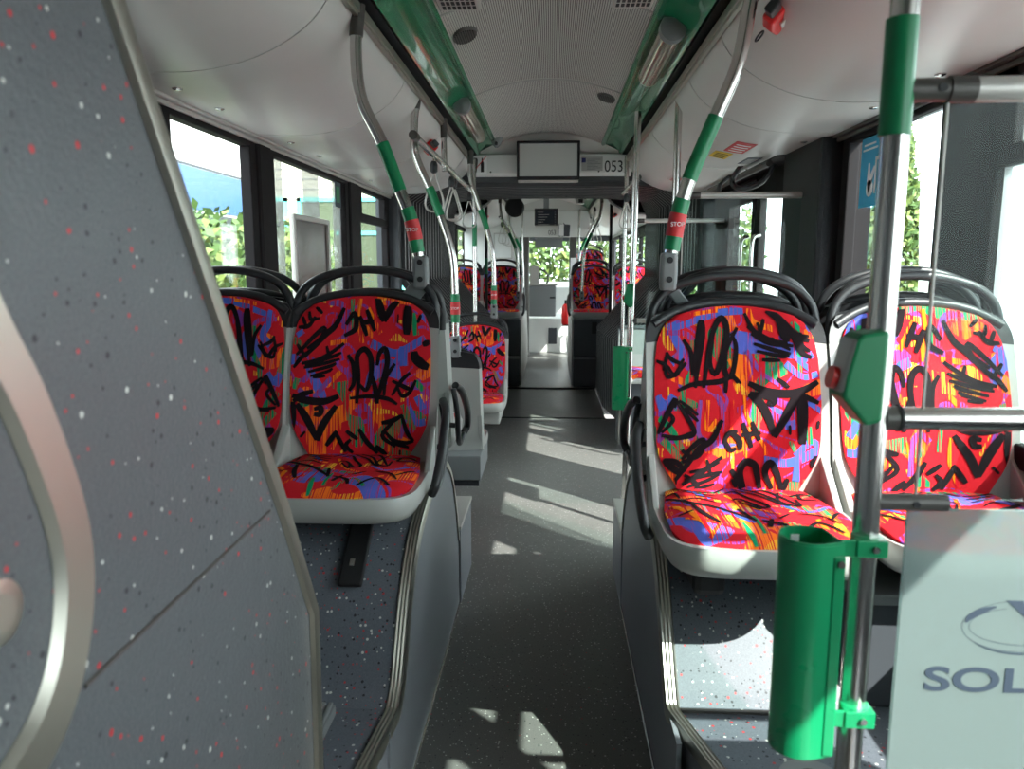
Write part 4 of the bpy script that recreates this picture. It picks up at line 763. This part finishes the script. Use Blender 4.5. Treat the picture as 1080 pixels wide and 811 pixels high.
# ------------------------------------------------------------ ceiling fittings
def lampcover(label, x, y0, y1):
    t = thing('ceiling_lamp', label, 'ceiling lamp', (x, (y0+y1)/2, 2.36)); z = 2.375; sg = 1 if x > 0 else -1
    ax = [(x, y, z) for y in (y0+.05, y1-.05)]; MB().tube(ax, .052, 24).build('lamp_cover', 'lamp', t, smooth=60)
    MB().tube([(x, y0, z), (x, y0+.012, z), (x, y0+.06, z)], [.035, .053, .054], 24).build('end_cap', 'mgrey', t, smooth=40)
    MB().tube([(x, y1-.05, z), (x, y1, z)], [.053, .04], 24).build('end_cap', 'lgrey', t, smooth=40); return t
lampcover('brown tubular ceiling lamp in the right green cove', .50, 3.20, 4.05); lampcover('brown tubular ceiling lamp in the left green cove', -.50, 4.6, 5.75)
lampcover('tubular lamp in the far left cove beyond the joint', -.50, 9.8, 10.6); lampcover('tubular lamp in the far right cove beyond the joint', .50, 9.9, 10.7)
for k, (x, yy, lb) in enumerate(((-.352, 3.50, 'dark oval ceiling speaker on the left of the ribbed ceiling'), (.345, 4.80, 'dark oval ceiling speaker on the right of the ribbed ceiling'))):
    t = thing('ceiling_speaker', lb, 'speaker', (x, yy, cz(x)), 'ceiling speakers'); z = cz(x)-.004; tilt = -2*.085*x/.42**2
    n = 28; R = [(.052+.0, .062), (.046, .055)]; mb = MB()
    V = [(x+.054*math.cos(2*PI*i/n), yy+.095*math.sin(2*PI*i/n), z+.006+tilt*.054*math.cos(2*PI*i/n)) for i in range(n)]+[(x+.050*math.cos(2*PI*i/n), yy+.088*math.sin(2*PI*i/n), z-.008+tilt*.05*math.cos(2*PI*i/n)) for i in range(n)]
    mb.add(V, [(i, (i+1) % n, n+(i+1) % n, n+i) for i in range(n)]+[tuple(range(n, 2*n))]); mb.build('rim', 'brown', t, smooth=50)
    mb = MB()
    for q in range(-4, 5): h = .084*math.sqrt(1-(q/5)**2); mb.box((x+q*.0095-.002, yy-h, z-.0115+tilt*q*.0095), (x+q*.0095+.002, yy+h, z-.008+tilt*q*.0095))
    mb.build('grille', 'black', t)
for sg, lb in ((-1, 'perforated ceiling vent corner at the top left of ribbed ceiling'), (1, 'perforated ceiling vent corner at the top right of ribbed ceiling')):
    t = thing('ceiling_vent', lb, 'vent', (sg*.30, 2.8, 2.44), 'ceiling vents'); a, b = sorted((sg*.395, sg*.24)); zz = cz(.395)-.022
    MB().box((a, 2.3, zz-.012), (b, 3.045, zz+.06)).build('frame', 'rail', t, bevel=.01)
    mb = MB()
    for i in range(7):
        for j in range(14):
            x = a+.022+i*(b-a-.044)/6; mb.box((x-.006, 2.36+j*.048, zz-.0145), (x+.006, 2.39+j*.048, zz-.012))
    mb.build('perforation', 'black', t)
t = thing('ceiling_camera', 'small dome camera on ribbed ceiling left of the screen', 'camera', (-.46, 6.1, 2.40)); MB().tube([(-.405, 6.15, 2.43), (-.405, 6.15, 2.40), (-.405, 6.15, 2.375), (-.405, 6.15, 2.355)], [.05, .045, .03, .012], 18).build('dome', 'mgrey', t, smooth=60); MB().tube([(-.405, 6.11, 2.385), (-.405, 6.10, 2.375)], .012, 12).build('lens', 'black', t)
# screens
def monitor(label, x0, x1, y, z0, z1, scr, dark=False):
    t = thing('passenger_monitor', label, 'screen', ((x0+x1)/2, y+.06, z0)); MB().box((x0, y, z0), (x1, y+.05, z1)).build('bezel', 'black', t, bevel=.006)
    MB().box((x0+.022, y-.003, z0+.028), (x1-.022, y+.001, z1-.022)).build('display', scr, t); MB().box((x0+.01, y+.002, z0-.018), (x1-.01, y+.055, z0)).build('lower_lip', 'rail', t, bevel=.004)
    MB().box(((x0+x1)/2-.06, y+.05, z0+.04), ((x0+x1)/2+.06, y+.13, z1-.05)).build('mount', 'mgrey', t)
    if dark:
        MB().box((-.1, y+.02, z1), (-.02, y+.05, 2.49)).build('hanger', 'mgrey', t)
        mb = MB()
        for k in range(6): mb.box((x0+.05, y-.0045, z1-.06-k*.036), (x0+.13+.03*(k*7 % 4), y-.003, z1-.054-k*.036)); mb.box((x1-.05, y-.0045, z1-.06-k*.036), (x1-.035, y-.003, z1-.054-k*.036))
        mb.build('stop_list', 'lgrey', t)
    return t
monitor('large grey passenger screen mounted at the joint bulkhead', -.255, .245, 6.28, 2.125, 2.425, 'scr')
monitor('dark passenger screen with text lines in far car', -.235, .115, 11.75, 2.05, 2.30, 'scrd', True)
# red emergency hammers
def hammer(label, p, rot):
    t = thing('emergency_hammer', label, 'emergency hammer', p, None, 0, True); t.rotation_euler = rot; t.scale = (1.45, 1.45, 1.45)
    MB().prism([(-.022, -.045), (.022, -.05), (.030, .01), (.030, .045), (-.020, .05), (-.028, .0)], 'z', -.03, 0).build('holder', 'red', t, bevel=.006)
    MB().box((-.008, -.012, -.036), (.016, .018, -.030)).build('window', 'rail', t, bevel=.002); MB().box((-.016, -.085, -.024), (.012, -.045, -.004)).build('hammer_head', 'dark', t, bevel=.004)
    MB().tube([(-.045+.012*math.cos(a), .01+.012*math.sin(a), -.01) for a in [2*PI*k/12 for k in range(13)]], .002, 6).build('cord_ring', 'black', t)
hammer('red emergency hammer on right ceiling lining near the front pole', (.672, 2.45, 2.19), (0, -.85, -.35)); hammer('red emergency hammer on left lining above the hanging straps', (-.69, 4.70, 2.165), (0, .80, .5))
hammer('red emergency hammer on far left lining past the joint', (-.80, 9.9, 2.10), (0, .75, 0)); hammer('red emergency hammer on far right lining past the joint', (.80, 9.9, 2.10), (0, -.75, 0))
def lin_z(x):
    x = abs(x)
    for (a, b), (c, d) in zip(SP, SP[1:]):
        if c <= x <= a: return d+(b-d)*(x-c)/(a-c)
    return 2.3
def sticker(label, x0, x1, y0, y1, mt, name='sticker', poly=None, lines=None, cat='sticker'):
    t = thing(name, label, cat, ((x0+x1)/2, (y0+y1)/2, lin_z((x0+x1)/2)-.004)); xs = lin(x0, x1, 6)
    MB().thick(lambda x, y: (x, y, lin_z(x)-.004), lambda x, y: (x, y, lin_z(x)-.002), xs, [y0, y1]).build('backing', mt, t)
    if lines:
        mb = MB()
        for k in range(4): yy = y0+(y1-y0)*(.2+.2*k); mb.thick(lambda x, y: (x, y, lin_z(x)-.0055), lambda x, y: (x, y, lin_z(x)-.0042), lin(x0+(x1-x0)*.15, x1-(x1-x0)*.15, 4), [yy, yy+(y1-y0)*.07])
        mb.build('text_lines', lines, t)
sticker('red warning sticker on right lining above the door', .93, 1.03, 3.95, 4.25, 'redlab', lines='wink')
sticker('yellow sticker just below the red one on right lining', .90, .99, 4.30, 4.50, 'yellow', lines='black'); sticker('black sticker next to lining edge above the door', 1.09, 1.17, 4.38, 4.62, 'txt', lines='lgrey')
sticker('faint grey sticker on right lining near the joint', .86, .95, 5.5, 5.8, 'rail', lines='redlab')
k = 0
for sg, ys_ in ((-1, (2.62, 2.95, 3.75, 4.2, 5.4)), (1, (2.55, 3.05, 3.85, 4.9, 5.7))):
    for i, yy in enumerate(ys_):
        x = sg*1.22; z = lin_z(x); t = thing('lining_screw', 'small metal screw on %s lining edge, %s from the camera' % ('left' if sg < 0 else 'right', ['first', 'second', 'third', 'fourth', 'fifth'][i]), 'screw', (x, yy, z), 'screws along the lining edges')
        MB().tube([(x, yy, z+.004), (x, yy, z-.004), (x, yy, z-.008)], [.017, .017, .009], 16).build('head', 'steel', t, smooth=40)
# stickers on windows
t = thing('window_sticker', 'light blue window sticker with white hand and bottle pictogram', 'sticker', (1.37, 3.42, 1.9)); MB().box((1.372, 3.24, 1.70), (1.374, 3.53, 1.99)).build('backing', 'bluel', t)
mb = MB().box((1.370, 3.38, 1.955), (1.3715, 3.50, 1.963)).box((1.370, 3.36, 1.935), (1.3715, 3.51, 1.943)).box((1.370, 3.36, 1.75), (1.3715, 3.375, 1.90)).box((1.370, 3.29, 1.885), (1.3715, 3.37, 1.90)).prism([(3.40, 1.80), (3.37, 1.86), (3.385, 1.865), (3.42, 1.83), (3.43, 1.88), (3.445, 1.88), (3.45, 1.80), (3.43, 1.75)], 'x', 1.370, 1.3715).prism(circ((3.42, 1.775), .035, 14), 'x', 1.370, 1.3715); mb.build('pictogram', 'wink', t)
t = thing('mesh_film', 'white perforated advertising film band on right window', 'film', (1.385, 3.0, 1.5))
P = [(2.79, 2.03), (3.04, 2.03), (2.98, 1.85), (2.955, 1.6), (2.92, 1.35), (2.87, 1.1), (2.79, .95)]; MB().prism(P, 'x', 1.3762, 1.3775).build('film_sheet', 'film', t)
P = [(2.45, 1.95), (2.38, 1.95), (2.30, 1.6), (2.1, 1.2), (1.9, .95), (2.45, .95)]; t = thing('mesh_film', 'white perforated film on openable right window beside the screen', 'film', (1.385, 2.2, 1.3)); MB().prism(P, 'x', 1.3762, 1.3775).build('film_sheet', 'film', t)
for k, (a, b) in enumerate(((3.88, 4.08), (4.42, 4.72), (5.02, 5.2))):
    t = thing('grey_film_strip', ['grey translucent film strip left of the framed board', 'grey translucent film strip above the framed board', 'grey translucent film strip right of the framed board'][k], 'film', (-1.385, a, 1.5), 'film strips on the second left window'); MB().box((-1.388, a, .95), (-1.386, b, 2.0)).build('film_sheet', 'gfilm', t)
t = thing('framed_board', 'framed dark foil board in the second left window', 'board', (-1.36, 4.5, .95)); MB().box((-1.372, 4.17, .95), (-1.366, 4.78, 1.71)).build('foil_sheet', 'foil', t)
MB().box((-1.376, 4.14, 1.70), (-1.35, 4.81, 1.73)).box((-1.376, 4.14, .93), (-1.35, 4.17, 1.71)).box((-1.376, 4.78, .93), (-1.35, 4.81, 1.71)).build('frame', 'rail', t, bevel=.004)
t = thing('window_sticker', 'small dark green sticker at top corner of second left window', 'sticker', (-1.37, 5.1, 1.9)); MB().box((-1.372, 5.02, 1.83), (-1.370, 5.16, 1.99)).build('backing', 'txt', t)
MB().box((-1.3697, 5.05, 1.86), (-1.3687, 5.13, 1.96)).build('symbol', 'gsleeve', t)

# ------------------------------------------------------------ far car fittings
t = thing('convex_mirror', 'round black mirror hanging at the joint, seen from behind', 'mirror', (-.40, 9.1, 2.12)); MB().tube([(-.405, 9.14, 2.12), (-.405, 9.10, 2.12), (-.405, 9.07, 2.12)], [.10, .112, .09], 32).build('shell', 'black', t, smooth=40); MB().tube([(-.405, 9.12, 2.2), (-.42, 9.12, 2.40)], .008, 8).build('arm', 'black', t)
t = thing('cab_bulkhead', 'pale bulkhead over the front with small number, far away', 'bulkhead panel', (0, 12.4, 1.9)); MB().box((-.62, 12.3, 1.90), (.62, 12.4, 2.30)).build('panel', 'white2', t, bevel=.01); mb = MB(); mb.thick(lambda x, q: (x, 12.32, 2.29+(cz(x)-2.29)*q), lambda x, q: (x, 12.4, 2.29+(cz(x)-2.29)*q), lin(-.62, .62, 9), [0, 1]); mb.build('upper_panel', 'white', t)
text('digits', '053', 'black', (.03, 12.295, 1.965), .10, (PI/2, 0, 0), t, sx=.82)
t = thing('sun_blind', 'grey sun blind under the far bulkhead', 'blind', (0, 12.6, 1.75)); MB().box((-.24, 12.41, 1.88), (.20, 12.62, 1.905)).box((-.24, 12.6, 1.74), (.20, 12.62, 1.90)).box((-.02, 12.59, 1.745), (-.01, 12.63, 1.9)).build('blind_sheet', 'mgrey', t)
t = thing('cab_partition', 'white cab rear partition wall with framed panel, far left', 'partition', (-.85, 12.5, 0)); MB().box((-1.37, 12.45, 0), (-.47, 12.5, 2.25)).build('wall_board', 'white2', t); MB().box((-.90, 12.425, 1.56), (-.60, 12.448, 1.97)).build('framed_panel', 'rail', t, bevel=.01)
MB().box((-.88, 12.415, 1.58), (-.62, 12.426, 1.95)).build('inner_panel', 'white2', t, bevel=.004); MB().box((-.48, 12.35, 0), (-.33, 12.5, 2.2)).build('corner_post', 'brown', t, bevel=.02)
t = thing('cab_door', 'grey driver cab door with ticket tray at the end of aisle', 'cab door', (-.1, 13.0, .3)); MB().box((-.35, 12.8, .62), (.10, 12.9, 1.13)).build('panel', 'mgrey', t, bevel=.02); MB().box((-.36, 12.78, 1.13), (.12, 13.0, 1.16)).build('ledge', 'rail', t, bevel=.01); MB().box((0, 12.77, .92), (.09, 12.8, .95)).build('latch', 'dark', t, bevel=.004)
MB().box((-.33, 12.75, 1.16), (-.18, 12.78, 1.45)).build('notice', 'rail', t)
t = thing('white_step_block', 'white sloping step base under the cab door', 'base', (0, 13.2, 0)); MB().prism([(-.5, 0), (.30, 0), (.22, .58), (-.5, .58)], 'y', 12.95, 14.4).build('body', 'white2', t, bevel=.02); MB().box((-.02, 12.94, .15), (.12, 12.95, .42)).build('vent', 'dgrey', t)
t = thing('dashboard', 'pale dashboard with steering wheel and monitor below windscreen', 'dashboard', (-.3, 16.4, .7)); MB().prism([(16.0, .0), (16.0, 1.02), (16.5, 1.12), (17.2, 1.02), (17.2, .0)], 'x', -1.2, .8).build('body', 'white2', t, bevel=.03)
MB().tube([(-.28+.24*math.cos(a), 15.75-.08*math.sin(a), 1.2+.20*math.sin(a)) for a in [2*PI*k/24 for k in range(25)]], .018, 10).tube([(-.5, 15.75, 1.2), (-.06, 15.75, 1.2)], .014, 8).build('steering_wheel', 'black', t, smooth=60); MB().box((-.36, 15.7, 1.18), (-.20, 15.76, 1.32)).build('monitor', 'scrd', t, bevel=.01)
t = thing('fire_extinguisher', 'red fire extinguisher standing by the right podium, far end', 'fire extinguisher', (.245, 12.2, .5)); MB().tube([(.255, 12.2, .53), (.255, 12.2, .55), (.255, 12.2, .80), (.255, 12.2, .84), (.255, 12.2, .87)], [.05, .065, .065, .045, .02], 18).build('cylinder', 'red', t, smooth=50); MB().box((.235, 12.17, .86), (.275, 12.23, .92)).tube([(.255, 12.2, .90), (.30, 12.2, .87), (.31, 12.2, .6)], .01, 8).build('valve', 'black', t); MB().box((.32, 12.16, .0), (.345, 12.24, .9)).box((.2, 12.15, .51), (.34, 12.25, .53)).build('bracket', 'dark', t)
t = thing('front_post', 'brown front door post with white notice, far right', 'post', (.40, 12.6, 0)); MB().box((.31, 12.6, 0), (.43, 12.7, 2.2)).build('post', 'brown', t, bevel=.02); MB().box((.33, 12.58, 1.25), (.43, 12.595, 1.58)).build('notice', 'wink', t)
t = thing('driver_mirror', 'grey interior mirror under the far bulkhead', 'mirror', (.2, 12.2, 1.95)); MB().box((.2, 12.16, 2.08), (.22, 12.31, 2.11)).prism([(.12, 1.90), (.30, 1.90), (.31, 2.08), (.13, 2.10)], 'y', 12.15, 12.2).build('housing', 'dgrey', t, bevel=.02); MB().prism([(.13, 1.91), (.21, 1.91), (.21, 2.09), (.14, 2.09)], 'y', 12.143, 12.149).build('glass', 'wink', t)
for k, (x, yy) in enumerate(((-.46, 9.75), (.42, 9.6))):
    t = thing('ceiling_hatch_box', 'pale box fitting on the far ceiling, %s' % ('left' if x < 0 else 'right'), 'ceiling fitting', (x, yy, 2.4)); MB().prism([(x-.12*(-1 if x > 0 else 1)*0-.09, 2.40), (x+.09, 2.42), (x+.05, 2.30), (x-.05, 2.30)], 'y', 10.9, 11.1).build('body', 'lgrey', t, bevel=.01); MB().box((x-.03, 10.88, 2.31), (x+.03, 10.9, 2.36)).build('grille', 'black', t); t.location = (x, 11, 2.35)
    for c in t.children: 
        for v in c.data.vertices: v.co += Vector((x, yy, 2.4))-Vector((x, 11, 2.35))

# ------------------------------------------------------------ outside
struct('ground', MB().box((-40, -20, -.5), (40, 60, -.35)), 'asphalt')
def foliage(mb, c, rad, n, size, shape='ball', seed=1):
    rn = random.Random(seed)
    for _ in range(n):
        a = rn.uniform(0, 2*PI); h = rn.random()
        if shape == 'cone': rr = (1-h**1.5)*rn.uniform(.6, 1); p = Vector((c[0]+rad[0]*rr*math.cos(a), c[1]+rad[1]*rr*math.sin(a), c[2]+h*rad[2]))
        elif shape == 'box': p = Vector((c[0]+rn.uniform(-1, 1)*rad[0], c[1]+rn.uniform(-1, 1)*rad[1], c[2]+rn.uniform(0, 1)*rad[2]*(1+.1*math.sin(a*3))))
        else:
            u = rn.uniform(-1, 1); q = math.sqrt(1-u*u); rr = rn.uniform(.6, 1); p = Vector((c[0]+rad[0]*rr*q*math.cos(a), c[1]+rad[1]*rr*q*math.sin(a), c[2]+rad[2]*rr*u))
        d1 = Vector((rn.uniform(-1, 1), rn.uniform(-1, 1), rn.uniform(-1, 1))).normalized()*size; d2 = d1.orthogonal().normalized()*size*.6
        mb.add([p-d1, p+d2, p+d1, p-d2], [(0, 1, 2, 3)], 0 if rn.random() < .5 else 1)
t = thing('cypress_tree', 'slim yellow-green conifer outside the right window', 'tree', (4.80, 11.2, -.35)); mb = MB(); foliage(mb, (4.80, 11.2, -.2), (.62, .62, 4.0), 5200, .07, 'cone', 3); mb.build('foliage', ['leaf', 'leaf2'], t); MB().tube([(4.80, 11.2, -.35), (4.80, 11.2, 2.5)], [.12, .03], 8).build('trunk', 'bark', t)
t = thing('garden_bush', 'round bush low outside the openable right window', 'bush', (7.2, 11, -.35)); mb = MB(); foliage(mb, (7.6, 10.4, 1.2), (.9, .9, .9), 2500, .08, 'ball', 5); mb.build('foliage', ['leaf', 'leaf2'], t); MB().tube([(7.6, 10.4, -.35), (7.6, 10.4, 1.2)], .07, 8).build('stem', 'bark', t)
t = thing('boundary_wall', 'pale wall far outside the right windows', 'wall', (14, 12, -.35)); MB().box((14, -2, -.35), (14.3, 40, 1.3)).build('wall_body', 'wallw', t); MB().box((13.95, -2, 1.3), (14.35, 40, 1.38)).build('coping', 'rail', t)
t = thing('hedge', 'green hedge seen through the first left window', 'hedge', (-4.4, 10, -.35)); mb = MB(); foliage(mb, (-4.6, 11, -.35), (.5, 5.0, 2.35), 9000, .09, 'box', 8); mb.build('foliage', ['leaf', 'leaf2'], t); MB().box((-4.9, 6.2, -.35), (-4.4, 15.8, 1.6)).build('inner_mass', 'leaf', t)
t = thing('parked_bus', 'white bus with blue band parked outside the left windows', 'bus', (-7, 12, -.35))
MB().box((-8.2, 4, -.05), (-5.7, 15.5, 3.7)).build('body', 'outer', t, bevel=.15); MB().box((-5.699, 4.2, 2.35), (-5.68, 15.3, 3.0)).build('blue_band', 'busblue', t); MB().box((-5.69, 4.4, 1.2), (-5.675, 15.0, 2.3)).build('side_windows', 'scrd', t)
for yy in (6.2, 13.3): MB().tube([(-5.95, yy, .12), (-5.66, yy, .12)], .47, 24).build('wheel', 'black', t, smooth=40)
MB().box((-5.69, 4.2, 3.02), (-5.672, 15.3, 3.05)).build('drip_rail', 'dgrey', t)
t = thing('station_building', 'pale boarded building with teal window frames outside left', 'building', (-5.5, 19, -.35)); MB().box((-9, 19, -.35), (-3.0, 23, 6.0)).build('wall_body', 'wood', t)
mb = MB(); 
for kk in range(26): mb.box((-9, 18.985, kk*.24-.3), (-3, 19.0, kk*.24-.29))
mb.build('board_joints', 'mgrey', t)
for a in (-7.6, -6.2, -4.75):
    f = MB().box((a, 18.93, .6), (a+.09, 19, 3.1)).box((a+1.06, 18.93, .6), (a+1.15, 19, 3.1)).box((a, 18.93, .6), (a+1.15, 19, .7)).box((a, 18.93, 3.0), (a+1.15, 19, 3.1)).box((a, 18.93, 2.2), (a+1.15, 19, 2.29)).box((a+.53, 18.93, .6), (a+.6, 19, 2.2)).build('window_frame', 'teal', t); MB().box((a+.05, 18.96, .65), (a+1.1, 18.97, 3.05)).build('pane', 'olive', f, off=(t.location))
t = thing('rear_hedge', 'bright green tree line ahead of the windscreen', 'hedge', (0, 34, -.35)); mb = MB(); foliage(mb, (0, 34, -.35), (9, .8, 4.2), 6000, .22, 'box', 11); mb.build('foliage', ['leaf', 'leaf2'], t)
